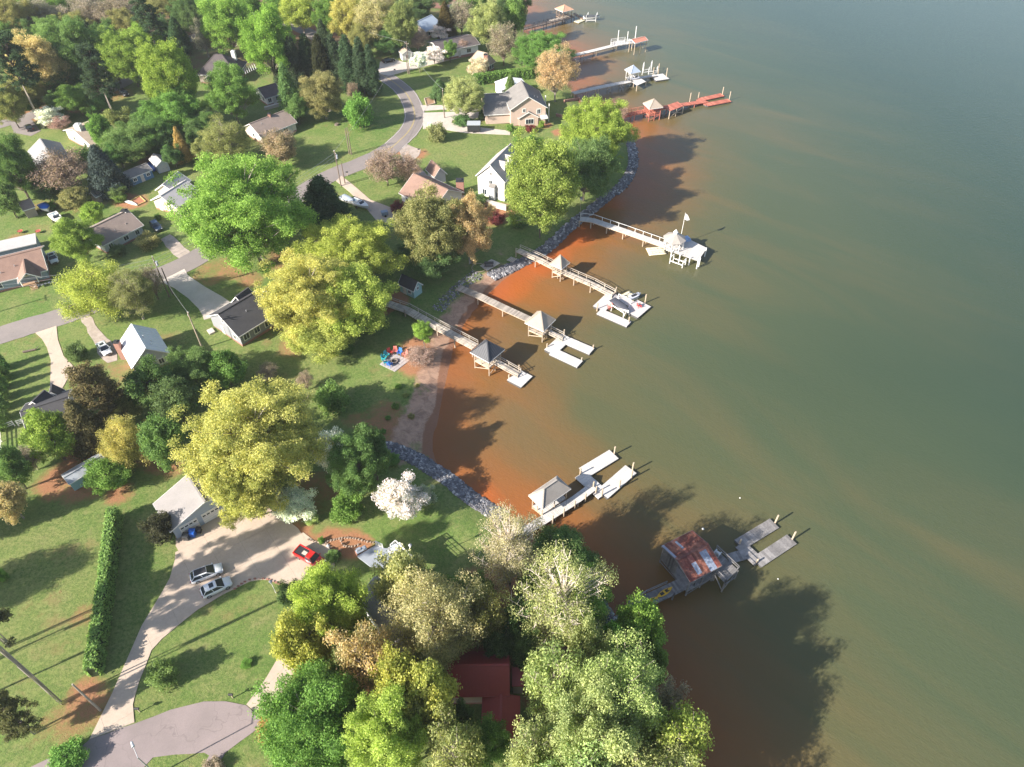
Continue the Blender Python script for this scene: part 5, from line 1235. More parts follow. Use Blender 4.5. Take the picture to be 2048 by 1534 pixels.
pts, Ls, Rs = walkway(r, [(1262,1222),(1300,1198),(1340,1180),(1380,1160),(1420,1141)], 2.0, 1.4, WOODW, pile=WOODW, sp=3.5)
rail(r, Rs[:5], WOODW); rail(r, Ls[:3], WOODW)
P, L, W = shelter(r, (1381,1165), (1444,1131), (1323,1092), 4.6, 1.0, 1.4, RUST, WOODW, WOODW, over=.3, style='gable', trim=WOODW, rails=False)
for k in range(14):
    x0, x1 = -.3+(L+.6)*k/14, -.3+(L+.6)*(k+1)/14
    for sg in (0, 1):
        y0 = -.3 if not sgn_(sg) else W+.3
        tin = (sg == 0 and k in (4,5,9,10,11)) or (sg == 1 and k in (0,5))
        f0 = .0 if (k not in (4,5)) else .12; f1 = .97 if not tin else (.62 if k in (4,5) else .86)
        ez = 4.6-.3*(1.0/(W/2))+.09; tz = 5.69
        a = P(x0+.02, y0, ez); b = P(x1-.02, y0, ez); c = P(x1-.02, W/2, tz); d = P(x0+.02, W/2, tz)
        mb = MB(r.location); mb.prism([a.lerp(d,f0), b.lerp(c,f0), b.lerp(c,f1), a.lerp(d,f1)], .02)
        for q in np.linspace(.1, .9, 4): mb.beam(a.lerp(b,q).lerp(d.lerp(c,q),f0)+V((0,0,.015)), a.lerp(b,q).lerp(d.lerp(c,q),f1)+V((0,0,.015)), .05, .03)
        mb.build('roof_sheet', TIN if tin else RUST, r)
mb = MB(r.location)
for x in np.arange(0, L+.01, .3): mb.beam(P(x, W, 1.0), P(x, W, 4.5), .02, .26)
for y in np.arange(0, W*.55, .3): mb.beam(P(0, W-y, 1.0), P(0, W-y, 4.5), .26, .02)
mb.build('wall_board', WOODW, r)
mb = MB(r.location); q = [at_z(u, v, 2.6) for u, v in ((1432,1098),(1476,1140),(1450,1166),(1408,1122))]; boards(mb, q[0], q[1], q[2], q[3], .3); mb.build('sun_deck', WOODW, r)
rail(r, [q[0], q[1], q[2]], WOODW); rail(r, [q[2], q[2].lerp(q[3], .45)], WOODW)
for t in (q[1], q[2], q[0], q[2].lerp(q[3], .5)): mb = MB(r.location); mb.tube((t.x,t.y,-3), (t.x,t.y,2.5), .15, .14, 7); mb.build('piling', WOODW, r)
mb = MB(r.location); mb.beam(V((q[1].x,q[1].y,.3)), q[2]-V((0,0,.3)), .1, .18); mb.beam(V((q[2].x,q[2].y,.3)), q[1]-V((0,0,.3)), .1, .18); mb.beam(V((q[2].x,q[2].y,.3)), q[2].lerp(q[3],.5)-V((0,0,.3)), .1, .18); mb.build('brace', WOODW, r)
sw = deck_chair(at_z(1434,1109,2.62), 2.4, CHW, 'white deck chair on the old boathouse sun deck', 1.2)
float_('floating_dock', 'weathered grey U-shaped floating dock beyond the old boathouse', [((1456,1118),(1502,1104),1.7),((1480,1088),(1518,1124),2.0),((1478,1089),(1549,1046),2.0),((1514,1124),(1584,1078),2.0)], .45, WOODW, [(1549,1048,2.5),(1583,1081,2.5),(1478,1090,1.6),(1512,1128,1.4)])
YK = paint('yellow_kayak', (.75,.42,.015), .4)
def kayak(u, v, u2, v2, z, label, m):
    A, B = at_z(u, v, z), at_z(u2, v2, z); d = B-A; k = empty('kayak', (A+B)/2, label, 'kayak', 'yellow kayaks on the boathouse pier', math.atan2(d.y, d.x)); L = d.length/2
    rings = []
    for t in np.linspace(-1, 1, 13):
        w = .42*max(.03, (1-abs(t)**2.4)); z0 = .02+.16*abs(t)**3; h = .30
        rings.append([V((t*L, w*math.cos(a), z0+h/2+(h/2)*math.sin(a)*(.8 if math.sin(a) > 0 else 1))) for a in np.linspace(0, 2*math.pi, 12, endpoint=False)])
    mb = MB(); mb.loft(rings); mb.build('hull', m, k, True)
    for x in (-.45, .55): s = MB(); s.obox((x,0,.27), V((.3,0,0)), V((0,.22,0)), V((0,0,.03))); s.obox((x-.32,0,.40), V((.04,0,0)), V((0,.2,0)), V((0,0,.14))); s.build('seat', DARKM, k)
    return k
kayak(1313,1196,1344,1176,1.42,'yellow kayak nearer the rusty boathouse',YK); kayak(1289,1212,1316,1195,1.42,'yellow kayak nearer the shore tree',YK)
# 3 railed pier with dark pyramid roof
r = pier('long railed wooden pier with dark metal pyramid roof', (900,672))
walkway(r, [(775,606),(815,620),(880,656),(950,693)], 2.0, 2.3, WOODP, sp=4.2, rails=('l','r'), railm=WOODP, zs=[2.6,2.5,2.3,2.2])
shelter(r, (978,721), (1008,694), (940,699), 5.0, 2.0, 2.2, ROOFD, PILE, WOODP, over=.6, ribs=.45)
pts, Ls, Rs = walkway(r, [(990,722),(1038,749)], 1.6, 1.6, WOODP, piles=False, rails=('l','r'), railm=WOODP, zs=[2.2,.75])
float_('floating_dock', 'square pale floating platform below the dark pyramid roof', [((1028,767),(1051,745),3.4)], .5, DWHITE, [(1038,746,2.2),(1018,758,1.2)])
# 4 plain pier with tan pyramid roof
r = pier('plain boarded pier without rails and with tan pyramid roof', (985,604))
walkway(r, [(916,574),(960,592),(1010,616),(1062,640)], 1.9, 1.8, WOODG, sp=3.6)
shelter(r, (1087,658), (1113,632), (1053,642), 4.4, 2.0, 1.8, RTANM, PILE, WOODG, over=.6)
walkway(r, [(1100,664),(1126,677)], 1.5, 1.2, WOODP, piles=False, rails=('l','r'), railm=WOODP, zs=[1.8,.75])
float_('floating_dock', 'pale U-shaped floating dock beyond the tan pyramid roof', [((1099,704),(1134,672),2.6),((1128,678),(1184,702),2.2),((1104,702),(1160,728),2.2)], .55, DWHITE, [(1094,698,1.5),(1128,672,1.8),(1186,700,1.4),(1163,724,1.2)])
# 5 railed pier with small tan roof and boat lift
r = pier('railed brown pier with small tan roof leading to the covered boat', (1120,530))
walkway(r, [(1036,500),(1075,517),(1120,540),(1185,568),(1226,590)], 1.8, 1.9, WOODP, sp=3.8, rails=('l','r'), railm=WOODP, zs=[2.1,2.0,1.9,1.9,.9])
shelter(r, (1123,534), (1140,520), (1101,523), 4.6, 1.6, 1.9, RTANM, PILE, WOODP, over=.5)
float_('floating_dock', 'grey floating dock with boat slip, covered boat and red chair', [((1198,617),(1226,590),3.0),((1198,622),(1258,648),2.0),((1226,593),(1292,618),1.9),((1262,628),(1288,606),3.6)], .55, mat('pale_grey_decking', (.50,.46,.44), .7, (.42,.39,.375), 1.2), [(1194,622,2.2),(1231,590,2.2),(1257,648,2.0),(1290,606,2.4)])
RCH = paint('red_plastic', (.62,.07,.06), .5); BCH = paint('blue_plastic', (.03,.16,.55), .5); TCH = paint('teal_plastic', (.03,.36,.42), .5); OCH = paint('coral_plastic', (.72,.20,.16), .5)
deck_chair(at_z(1278,614,.56), 1.8, RCH, 'red chair on the grey floating dock', 1.25); deck_chair(at_z(1219,617,.56), -1.2, OCH, 'coral chair beside the boat lift', 1.2)
def hull(mb, L, W, H, z=0.0, bow=2.2, n=12):
    rings = []
    for t in np.linspace(0, 1, n):
        w = W/2*(1-max(0, (t-.45)/.55)**bow)*(1 if t > .0 else .96)+.02
        rings.append([V((t*L-L/2, y*w, z+zz*H+(.12*H*t*t if zz > .5 else .3*H*max(0,t-.5)))) for y, zz in ((-1,1),(-.98,.55),(-.7,.12),(0,0),(.7,.12),(.98,.55),(1,1))])
    mb.loft(rings)
    return rings
def boat(loc, rz, L, W, H, label, hm, cover=None, inner=None, name='boat', console=True, cat='boat'):
    b = empty(name, loc, label, cat, None, rz); mb = MB(); hull(mb, L, W, H); mb.build('hull', hm, b, False)
    if cover:
        rings = []
        for t in np.linspace(0, 1, 10):
            w = (W/2+.05)*(1-max(0, (t-.45)/.55)**2.2)+.04; k = math.sin(min(1, t*1.25)*math.pi)*.22
            rings.append([V((t*L-L/2, y*w, H*(1+.12*t*t)+.03+zz*(.1+k))) for y, zz in ((-1,-.25),(-.75,.55),(0,1),(.75,.55),(1,-.25))])
        mb = MB(); mb.loft(rings); mb.build('cover', cover, b, True)
    else:
        mb = MB(); mb.box(-L*.42, L*.12, -W*.36, W*.36, H*.9, H*1.02); mb.build('cockpit', inner or DARKM, b)
        for s in (-1, 1): mb = MB(); mb.box(-L*.2, -L*.08, s*W*.2-.25, s*W*.2+.25, H, H+.35); mb.build('seat', hm, b)
        if console: mb = MB(); mb.prism([(L*.08,-W*.34,H+.5),(L*.16,-W*.3,H+.06),(L*.16,W*.3,H+.06),(L*.08,W*.34,H+.5)], .05); mb.build('windscreen', GLASS, b)
        mb = MB(); mb.box(-L*.56, -L*.49, -.2, .2, H*.4, H+.4); mb.build('outboard_motor', DARKM, b)
    return b
def lift(px, z, h, label, m=TRIM):
    qs = [at_z(u, v, 0) for u, v in px]; r = empty('boat_lift', qs[0], label, 'boat lift')
    for q in qs: mb = MB(r.location); mb.beam(V((q.x,q.y,-3)), V((q.x,q.y,h)), .16, .16); mb.build('post', m, r)
    for a, b in ((0,1),(2,3)): mb = MB(r.location); mb.beam(V((qs[a].x,qs[a].y,h)), V((qs[b].x,qs[b].y,h)), .14, .16); mb.build('beam', m, r)
    for a, b in ((1,2),(0,3)): mb = MB(r.location); mb.beam(V((qs[a].x,qs[a].y,z)), V((qs[b].x,qs[b].y,z)), .14, .2); mb.build('cradle', m, r)
    return r
lift([(1222,622),(1246,638),(1260,612),(1236,600)], .5, 1.7, 'white boat lift holding the covered boat')
A, B = at_z(1226,606,1.0), at_z(1252,624,1.0); d = B-A
boat(at_z(1240,616,.6), math.atan2(d.y, d.x), 5.2, 2.0, .9, 'white ski boat under a dark grey cover on the lift', TRIM, paint('boat_cover', (.06,.063,.08), .7))
# jet ski docks
CREAM = paint('cream_plastic', (.66,.60,.42), .5)
def pwc_dock(u, v, u2, v2, label, n=2):
    A, B = at_z(u, v, .3), at_z(u2, v2, .3); d = B-A; r = empty('jet_ski_dock', ((A+B)/2-V((0,0,.3))), label, 'dock', None, math.atan2(d.y, d.x)); L = d.length
    for k in range(n):
        y = (k-(n-1)/2)*1.65
        for s in (-1, 1):
            rings = [[V((x, y+s*.42+.36*math.cos(a), .22+(.2 if abs(x) < L*.42 else .1)*math.sin(a))) for a in np.linspace(0, 2*math.pi, 10, endpoint=False)] for x in np.linspace(-L/2, L/2, 9)]
            mb = MB(); mb.loft(rings); mb.build('float', CREAM, r, True)
        for x in np.linspace(-L*.3, L*.3, 4): mb = MB(); mb.tube((x,y-.25,.36), (x,y+.25,.36), .08, .08, 8); mb.build('roller', TRIMG, r)
    return r
pwc_dock(1295,503,1330,500,'cream double jet ski dock floating left of the white gazebo'); pwc_dock(1246,600,1268,588,'cream double jet ski dock beside the covered boat')
def jetski(u, v, rz, label, m, z=.5):
    p = at_z(u, v, z); r = empty('jet_ski', p, label, 'jet ski', None, rz); mb = MB(); hull(mb, 3.1, 1.15, .5); mb.build('hull', m, r)
    mb = MB(); mb.box(-1.0,.35,-.25,.25,.48,.78); mb.build('seat', DARKM, r); mb = MB(); mb.box(.45,1.0,-.3,.3,.5,.8); mb.build('cowl', m, r); mb = MB(); mb.tube((.42,-.35,.95),(.42,.35,.95),.04,.04,6); mb.beam((.5,0,.7),(.42,0,.95),.08,.08); mb.build('handlebar', DARKM, r)
WB = paint('navy_white', (.5,.52,.58), .3)
jetski(1270,594,.55,'white and navy jet ski on the cream dock by the covered boat',WB)
# 6 white pier with octagonal gazebo
r = pier('white pier with octagonal gazebo and flagpole', (1250,462))
pts, Ls, Rs = walkway(r, [(1160,437),(1185,440),(1250,462),(1332,491)], 2.0, 1.9, DWHITE, sp=4.4)
rail(r, Ls, TRIM, sp=2.2, rails=(1.0,))
qd = [at_z(u, v, 1.9) for u, v in ((1330,489),(1378,478),(1414,496),(1396,522),(1333,500))]
mb = MB(r.location); boards(mb, qd[0], qd[1].lerp(qd[2],1), qd[3], qd[4], .35); mb.build('platform', DWHITE, r)
mb = MB(r.location); boards(mb, qd[0]-V((0,0,.01)), qd[1]-V((0,0,.01)), qd[2]-V((0,0,.01)), qd[0].lerp(qd[2],.02)-V((0,0,.01)), .35); mb.build('platform', DWHITE, r)
for u, v in ((1396,524),(1400,520),(1412,500),(1380,517),(1360,512),(1343,506),(1377,482)): q = at_z(u, v, 1.9); mb = MB(r.location); mb.tube((q.x,q.y,-3), (q.x,q.y,2.5), .15, .14, 7); mb.build('piling', TRIM, r)
c = at_z(1346,494,1.9); R = 2.35
for k in range(8):
    a, b = k*math.pi/4+.39, (k+1)*math.pi/4+.39; p0, p1 = c+V((R*math.cos(a),R*math.sin(a),0)), c+V((R*math.cos(b),R*math.sin(b),0))
    mb = MB(r.location); mb.beam(p0, p0+V((0,0,2.5)), .15, .15); mb.build('gazebo_post', TRIM, r)
    if k not in (3, 6): rail(r, [p0, p1], TRIM, 1.0, .5, (.15,.95), 'gazebo_rail')
rings = [[c+V((rr*math.cos(k*math.pi/4+.39), rr*math.sin(k*math.pi/4+.39), z)) for k in range(8)] for rr, z in ((2.75,2.35),(2.78,2.5),(.5,3.75))]
mb = MB(r.location); mb.loft(rings); rf = mb.build('gazebo_roof', RLGM, r)
rings = [[c+V((rr*math.cos(k*math.pi/4+.39), rr*math.sin(k*math.pi/4+.39), z)) for k in range(8)] for rr, z in ((.42,3.7),(.42,4.15),(.6,4.2),(.05,4.9))]
mb = MB(r.location); mb.loft(rings); mb.build('cupola', TRIM, rf)
bk = at_z(1371,480,1.9); mb = MB(r.location); mb.obox(bk+V((0,0,.3)), V((.9,.3,0)), V((-.3,.8,0)), V((0,0,.3))); mb.build('dock_box', paint('blue_grey_box', (.25,.36,.55), .5), r)
f = empty('flagpole', at_z(1361,477,1.9), 'white flagpole with small white flag behind the octagonal gazebo', 'flagpole')
mb = MB(); mb.tube((0,0,0), (0,0,7.2), .08, .05, 8); mb.build('pole', TRIM, f)
mb = MB(); ps_ = [(.05,0,7.0),(.6,.1,6.6),(1.0,-.06,5.9),(1.35,.08,5.2),(.9,.05,5.0),(.5,-.05,5.15),(.05,0,5.5)]; mb.pts(ps_+[(x,y+.02,z) for x,y,z in ps_], [tuple(range(7)), tuple(range(13,6,-1))]+[(i,i+7,(i+1)%7+7,(i+1)%7) for i in range(7)]); mb.build('flag', paint('flag_cloth', (.72,.70,.68), .8), f)
lift([(1339,527),(1346,522),(1370,530),(1364,536)], .8, 1.9, 'empty white boat lift in front of the gazebo platform')
mb = MB((0,0,0)); 
# 7 red pier
r = pier('red-stained pier with small tan-roofed shelter and red sun deck', (1260,228))
pts, Ls, Rs = walkway(r, [(1240,232),(1292,221),(1330,214),(1413,202)], 2.2, 1.9, WOODR, pile=WOODR, sp=4.5, zs=[2.1,2.0,1.9,.7]); rail(r, Ls[:2], WOODR); rail(r, Rs[:2], WOODR)
shelter(r, (1299,216), (1325,211), (1289,203), 4.6, 1.6, 2.0, RTANM, WOODR, WOODR, over=.5)
mb = MB(r.location); q = [at_z(u, v, 2.6) for u, v in ((1326,213),(1355,203),(1367,212),(1340,222))]; boards(mb, *q); mb.build('sun_deck', WOODR, r)
for t in q+[q[2].lerp(q[3],.5)]: mb = MB(r.location); mb.tube((t.x,t.y,-3), (t.x,t.y,2.5), .15, .14, 7); mb.build('piling', PILE, r)
mb = MB(r.location); mb.beam(V((q[2].x,q[2].y,.3)), q[3]-V((0,0,.2)), .1, .16); mb.beam(V((q[3].x,q[3].y,.3)), q[2]-V((0,0,.2)), .1, .16); mb.build('brace', PILE, r)
float_('floating_dock', 'red-stained U-shaped floating dock at the end of the red pier', [((1398,198),(1418,209),2.4),((1399,199),(1445,189),2.2),((1412,209),(1459,200),2.2)], .55, WOODR, [(1444,192,3.0),(1458,201,3.0),(1396,199,2.4),(1379,205,3.2)])
# 8 grey-white pier with lifts
r = pier('pale pier with grey hip roof, boat lifts and white swim platform', (1200,172))
walkway(r, [(1146,186),(1195,175),(1265,161)], 2.0, 1.9, DWHITE, sp=4.5); mb = MB(r.location); q = [at_z(u, v, 1.9) for u, v in ((1252,156),(1268,148),(1292,163),(1274,171))]; boards(mb, *q); mb.build('platform', DWHITE, r)
for t in q: mb = MB(r.location); mb.tube((t.x,t.y,-3), (t.x,t.y,1.85), .15, .14, 7); mb.build('piling', PILE, r)
shelter(r, (1262,145), (1280,140), (1252,136), 4.8, 1.4, 1.9, R_BLU, TRIM, DWHITE, over=.5, rails=False, braces=False)
walkway(r, [(1280,155),(1312,150)], 1.4, 1.2, DWHITE, piles=False)
lift([(1284,150),(1286,145),(1302,142),(1300,147)], .8, 3.6, 'tall white boat lift right of the grey hip roof'); lift([(1296,153),(1297,148),(1314,146),(1312,150)], .8, 2.4, 'lower white boat lift with jet ski at the pale pier')
jetski(1272,158,.3,'white jet ski parked on the pale pier platform',WB,1.95)
float_('floating_dock', 'white square swim platform with tall pilings', [((1306,156),(1332,152),4.6)], .6, DWHITE, [(1316,148,3.6),(1332,157,3.6),(1306,152,3.0)])
# 9 white pier with rust-red roof
r = pier('white pier leading to a rust-red pitched boat shelter', (1180,105))
pts, Ls, Rs = walkway(r, [(1140,112),(1190,100),(1230,90),(1262,85)], 2.0, 1.9, DWHITE, sp=5); rail(r, Ls[2:], TRIM); rail(r, Rs[2:], TRIM)
mb = MB(r.location); q = [at_z(u, v, 1.92) for u, v in ((1221,92),(1222,84),(1250,80),(1252,87))]; boards(mb, *q); mb.build('platform', DWHITE, r); rail(r, [q[0],q[1],q[2]], TRIM)
P, L, W = shelter(r, (1270,86), (1295,79), (1258,79), 4.4, .5, 1.2, paint('rust_red_roof', (.45,.19,.13), .6), PILE, DWHITE, over=.4, style='gable', floor=False, rails=False, braces=False)
for u, v, h in ((1235,88,5.0),(1254,86,4.2),(1270,80,5.0)): q = at_z(u, v, 0); mb = MB(r.location); mb.tube((q.x,q.y,-3), (q.x,q.y,h), .15, .14, 7); mb.build('piling', TRIM, r)
boat(at_z(1272,88,.6), .25, 5.5, 2.2, .8, 'white boat under the rust-red shelter', TRIM, paint('grey_cover', (.3,.3,.32), .7))
# 10 dark pier at the top
r = pier('long dark railed pier with orange-tan hip roof at the top', (1090,48))
walkway(r, [(1044,58),(1090,46),(1146,32)], 2.0, 1.9, WOODD, pile=WOODD, sp=4, rails=('l','r'), railm=WOODD)
shelter(r, (1126,23), (1146,17), (1112,15), 4.8, 1.3, 1.9, mat('orange_tan_roof', (.48,.29,.19), .8, (.40,.24,.16), 1), WOODB, WOODD, over=.5); mb = MB(r.location); q = [at_z(u, v, 1.95) for u, v in ((1098,40),(1140,29),(1143,32),(1100,43))]; boards(mb, *q); mb.build('platform', WOODP, r)
walkway(r, [(1148,26),(1166,38)], 1.4, 1.2, WOODB, piles=False, zs=[1.9,.6])
lift([(1172,44),(1176,36),(1194,36),(1191,44)], .7, 2.2, 'white boat lift holding the pontoon boat at the top')
boat(at_z(1183,37,.8), .15, 6.5, 2.5, .9, 'pontoon boat with dark canopy on the far lift', TRIM, paint('dark_canopy', (.07,.075,.08), .7)); pwc_dock(1151,44,1166,38,'cream jet ski dock beside the far pontoon boat')

# ------------------------------------------------------------------ rip-rap
def riprap(px, w0, w1, n, label, seed, big=(.22,.62)):
    pts = spline([at_z(u, v, 0).to_2d() for u, v in px], .8); r = random.Random(seed); base = []
    ico = bmesh.new(); bmesh.ops.create_icosphere(ico, subdivisions=1, radius=1); iv = [v.co.copy() for v in ico.verts]; jf = [tuple(v.index for v in f.verts) for f in ico.faces]; ico.free()
    vs_, fs_, tone = [], [], []
    for _ in range(n):
        i = r.randrange(len(pts)-1); t = (pts[i+1]-pts[i]).normalized(); s = Vector((-t.y, t.x)); off = r.uniform(w0, w1)
        p = pts[i].lerp(pts[i+1], r.random())+s*off; sz = r.uniform(*big)*(.6+.6*r.random()); z = max(hgt(p.x, p.y), -.15)+sz*.18
        ax = V((r.uniform(.7,1.3), r.uniform(.7,1.3), r.uniform(.5,.9)))*sz; an = r.uniform(0, 6.28); ca, sa = math.cos(an), math.sin(an); b = len(vs_)
        for v in iv:
            q = V((v.x*ax.x, v.y*ax.y, v.z*ax.z))*r.uniform(.8,1.15); vs_.append((p.x+q.x*ca-q.y*sa, p.y+q.x*sa+q.y*ca, z+q.z))
        fs_ += [(x+b, y+b, c+b) for x, y, c in jf]; tone += [r.random()]*20
    me = bpy.data.meshes.new('riprap'); me.from_pydata(vs_, [], fs_); a = me.attributes.new('tone', 'FLOAT', 'FACE'); a.data.foreach_set('value', tone)
    me.materials.append(ROCK); me.update(); setp(link('riprap', me), label, 'rocks', kind='stuff')
ROCK, nt, p = new_mat('riprap_rock'); at_ = nd(nt, 'ShaderNodeAttribute', attribute_name='tone'); tc = nd(nt, 'ShaderNodeTexCoord').outputs['Object']
col = ramp(nt, at_.outputs['Fac'], [(0, (.05,.053,.062)), (.5, (.12,.125,.145)), (.85, (.25,.25,.265)), (1, (.55,.53,.51))]); col = mixc(nt, mathn(nt, 'MULTIPLY', noise(nt, tc, 5), .4), col, (.16,.13,.11))
nt.links.new(col, p.inputs['Base Color']); p.inputs['Roughness'].default_value = .85
riprap([(1010,1030),(985,1016),(940,986),(903,955),(875,938),(840,918),(800,905),(770,898)], -.7, 2.2, 4200, 'grey stone rip-rap bank below the full white dogwood', 1, (.14,.36))
riprap([(985,560),(1042,532),(1095,502),(1128,472),(1152,450),(1185,424),(1218,397),(1250,372),(1270,335),(1268,296),(1256,268)], -.6, 2.0, 4600, 'dark stone rip-rap bank curving below the shore maples', 2, (.2,.5))
riprap([(1362,1640),(1335,1500),(1305,1390),(1262,1290),(1205,1205),(1130,1130),(1075,1085)], -.4, 1.6, 1200, 'stone rip-rap along the shaded near grove shore', 3, (.2,.5))
riprap([(905,640),(930,612),(960,585),(985,566)], 2.5, 5.5, 500, 'loose tan stones along the back of the beach', 5, (.10,.26))

# ------------------------------------------------------------------ vehicles
TYRE = paint('tyre_rubber', (.02,.02,.022), .8); RIM = paint('alloy', (.45,.46,.48), .3, .8); HEADL = paint('headlamp', (.75,.75,.72), .15); TAILL = paint('tail_lamp', (.35,.02,.02), .2)
def ring(x, w, z0, z1, tw=None):
    tw = w if tw is None else tw; b = .12*(z1-z0)+.03
    return [V((x,-w+.06,z0)),V((x,w-.06,z0)),V((x,w,z0+b)),V((x,w,z0+(z1-z0)*.55)),V((x,tw,z1-b*.6)),V((x,tw-.12,z1)),V((x,-tw+.12,z1)),V((x,-tw,z1-b*.6)),V((x,-w,z0+(z1-z0)*.55)),V((x,-w,z0+b))]
def car(kind, u, v, u2, v2, pm, label, L=4.6, roofm=None, sun=False):
    """kind suv / sedan / truck; rear (u,v) to front (u2,v2) on the ground"""
    A, B = gp(u, v), gp(u2, v2); d = B-A; c = (A+B)/2; c.z = hgt(c.x, c.y)+.10
    r = empty({'suv':'parked_suv','sedan':'parked_car','truck':'pickup_truck'}[kind], c, label, {'suv':'car','sedan':'car','truck':'truck'}[kind], None, math.atan2(d.y, d.x)); h = L/2; W = .93
    belt = .98 if kind != 'sedan' else .88; top = 1.60 if kind == 'suv' else (1.42 if kind == 'sedan' else 1.82)
    if kind == 'truck': belt = 1.08
    body = [ring(-h,.78,.42,belt-.12), ring(-h+.12,.90,.30,belt), ring(-h*.55,W,.24,belt+.02), ring(0,W,.24,belt+.01), ring(h*.36,W,.24,belt), ring(h*.62,W-.02,.26,belt-.06,W-.1), ring(h-.22,.86,.30,belt-.16,.76), ring(h,.66,.40,belt-.34,.58)]
    mb = MB(); mb.loft(body); mb.build('body', pm, r, True)
    if kind == 'suv': x0, x1, x2, x3 = -h+.14, -h+.72, h*.06, h*.50
    elif kind == 'sedan': x0, x1, x2, x3 = -h*.72, -h*.36, h*.10, h*.46
    else: x0, x1, x2, x3 = -h*.10, -h*.02, h*.30, h*.52
    wb, wt = W-.06, W-.27; zb = belt-.02; zt = top
    cab = MB(); cab.loft([[V((x0,-wb,zb)),V((x0,wb,zb)),V((x3,wb,zb)),V((x3,-wb,zb))],[V((x1,-wt,zt-.06)),V((x1,wt,zt-.06)),V((x2,wt,zt-.06)),V((x2,-wt,zt-.06))]]); cab.build('cabin', GLASS, r)
    rf = MB(); rf.loft([[V((x1-.06,-wt-.03,zt-.10)),V((x1-.06,wt+.03,zt-.10)),V((x2+.06,wt+.03,zt-.10)),V((x2+.06,-wt-.03,zt-.10))],[V((x1,-wt+.03,zt)),V((x1,wt-.03,zt)),V((x2,wt-.03,zt)),V((x2,-wt+.03,zt))]]); ro = rf.build('roof', pm, r)
    if roofm: p = MB(); p.box(x1+.05, x2-.02, -wt+.12, wt-.12, zt+.002, zt+.02); p.build('roof_panel', roofm, ro)
    if sun: p = MB(); p.box(x2-1.0, x2-.35, -.4, .4, zt+.002, zt+.02); p.build('sunroof', GLASS, ro)
    pl = MB()
    for s in (-1, 1):
        for xb, xt in ((x0,x1),(x3,x2),((x0+x3)/2,(x1+x2)/2)): pl.beam((xb, s*(wb+.005), zb), (xt, s*(wt+.005), zt-.06), .07, .07)
    pl.build('pillar', pm, r)
    if kind == 'truck':
        p = MB(); p.box(-h+.16, x0-.10, -.72, .72, belt-.3, belt+.03); p.build('bed_liner', DARKM, r)
        p = MB()
        for s in (-1, 1): p.box(-h+.06, x0-.02, s*.84-.09, s*.84+.09, belt-.2, belt+.12)
        p.box(-h, -h+.12, -.9, .9, belt-.3, belt+.12); p.build('bed_side', pm, r); p = MB(); p.box(-h*.5, -h*.2, -.3, .3, belt+.03, belt+.1); p.build('cargo_board', WOODP, r)
    for sx in (-1, 1):
        for s in (-1, 1):
            x = sx*h*.62; wv = MB(); wv.tube((x,s*(W-.2),.34), (x,s*(W+.02),.34), .345, .345, 14); tz = wv.build('wheel', TYRE, r); wr = MB(); wr.tube((x,s*(W+.015),.34), (x,s*(W+.03),.34), .22, .2, 12); wr.build('rim', RIM, tz)
    for s in (-1, 1):
        p = MB(); p.obox((h-.12,s*.58,belt-.30), V((.08,0,0)), V((0,.16,0)), V((0,0,.07))); p.build('headlight', HEADL, r)
        p = MB(); p.obox((-h+.03,s*.72,belt-.14), V((.05,0,0)), V((0,.1,0)), V((0,0,.12))); p.build('tail_light', TAILL, r)
        p = MB(); p.obox((x3-.12,s*(W+.08),belt+.06), V((.07,0,0)), V((0,.09,0)), V((0,0,.07))); p.build('mirror', pm, r)
    p = MB(); p.obox((h-.02,0,.55), V((.03,0,0)), V((0,.5,0)), V((0,0,.1))); p.build('grille', DARKM, r)
    return r
PW = paint('car_white', (.72,.73,.75), .25, 0, .6); PR = paint('car_red', (.55,.02,.02), .3, 0, .6); PB = paint('car_black', (.012,.012,.015), .25, 0, .6); PBL = paint('car_blue_black', (.03,.05,.085), .25, 0, .6); PS = paint('car_silver', (.42,.45,.5), .3, .3, .5)
car('suv',389,1160,443,1141,PW,'white SUV with black roof, farther of the pair on the concrete drive',4.75,DARKM)
car('suv',412,1189,459,1168,PW,'white SUV with sunroof, nearer of the pair on the concrete drive',4.45,None,True)
car('truck',596,1105,648,1134,PR,'red pickup truck with open bed at the edge of the concrete drive',5.3)
car('sedan',203,691,219,712,PW,'white sedan with sunroof on the gravel beside the white metal roof',4.6,None,True)
car('sedan',104,509,113,532,PW,'white sedan parked at the end wall of the brown-roofed house',4.7,DARKM)
car('suv',308,450,321,464,PBL,'dark blue car in front of the brown-roofed cottage',4.4)
car('suv',242,184,258,196,PB,'black SUV parked beside the side street',4.6)
car('sedan',66,268,54,250,PB,'black sedan on the parking pad at the left edge',4.6)
car('suv',292,38,316,31,PBL,'dark SUV parked in the woods at the top',4.8)
car('sedan',768,126,787,123,PB,'black sedan at the mouth of the far driveway',4.7)
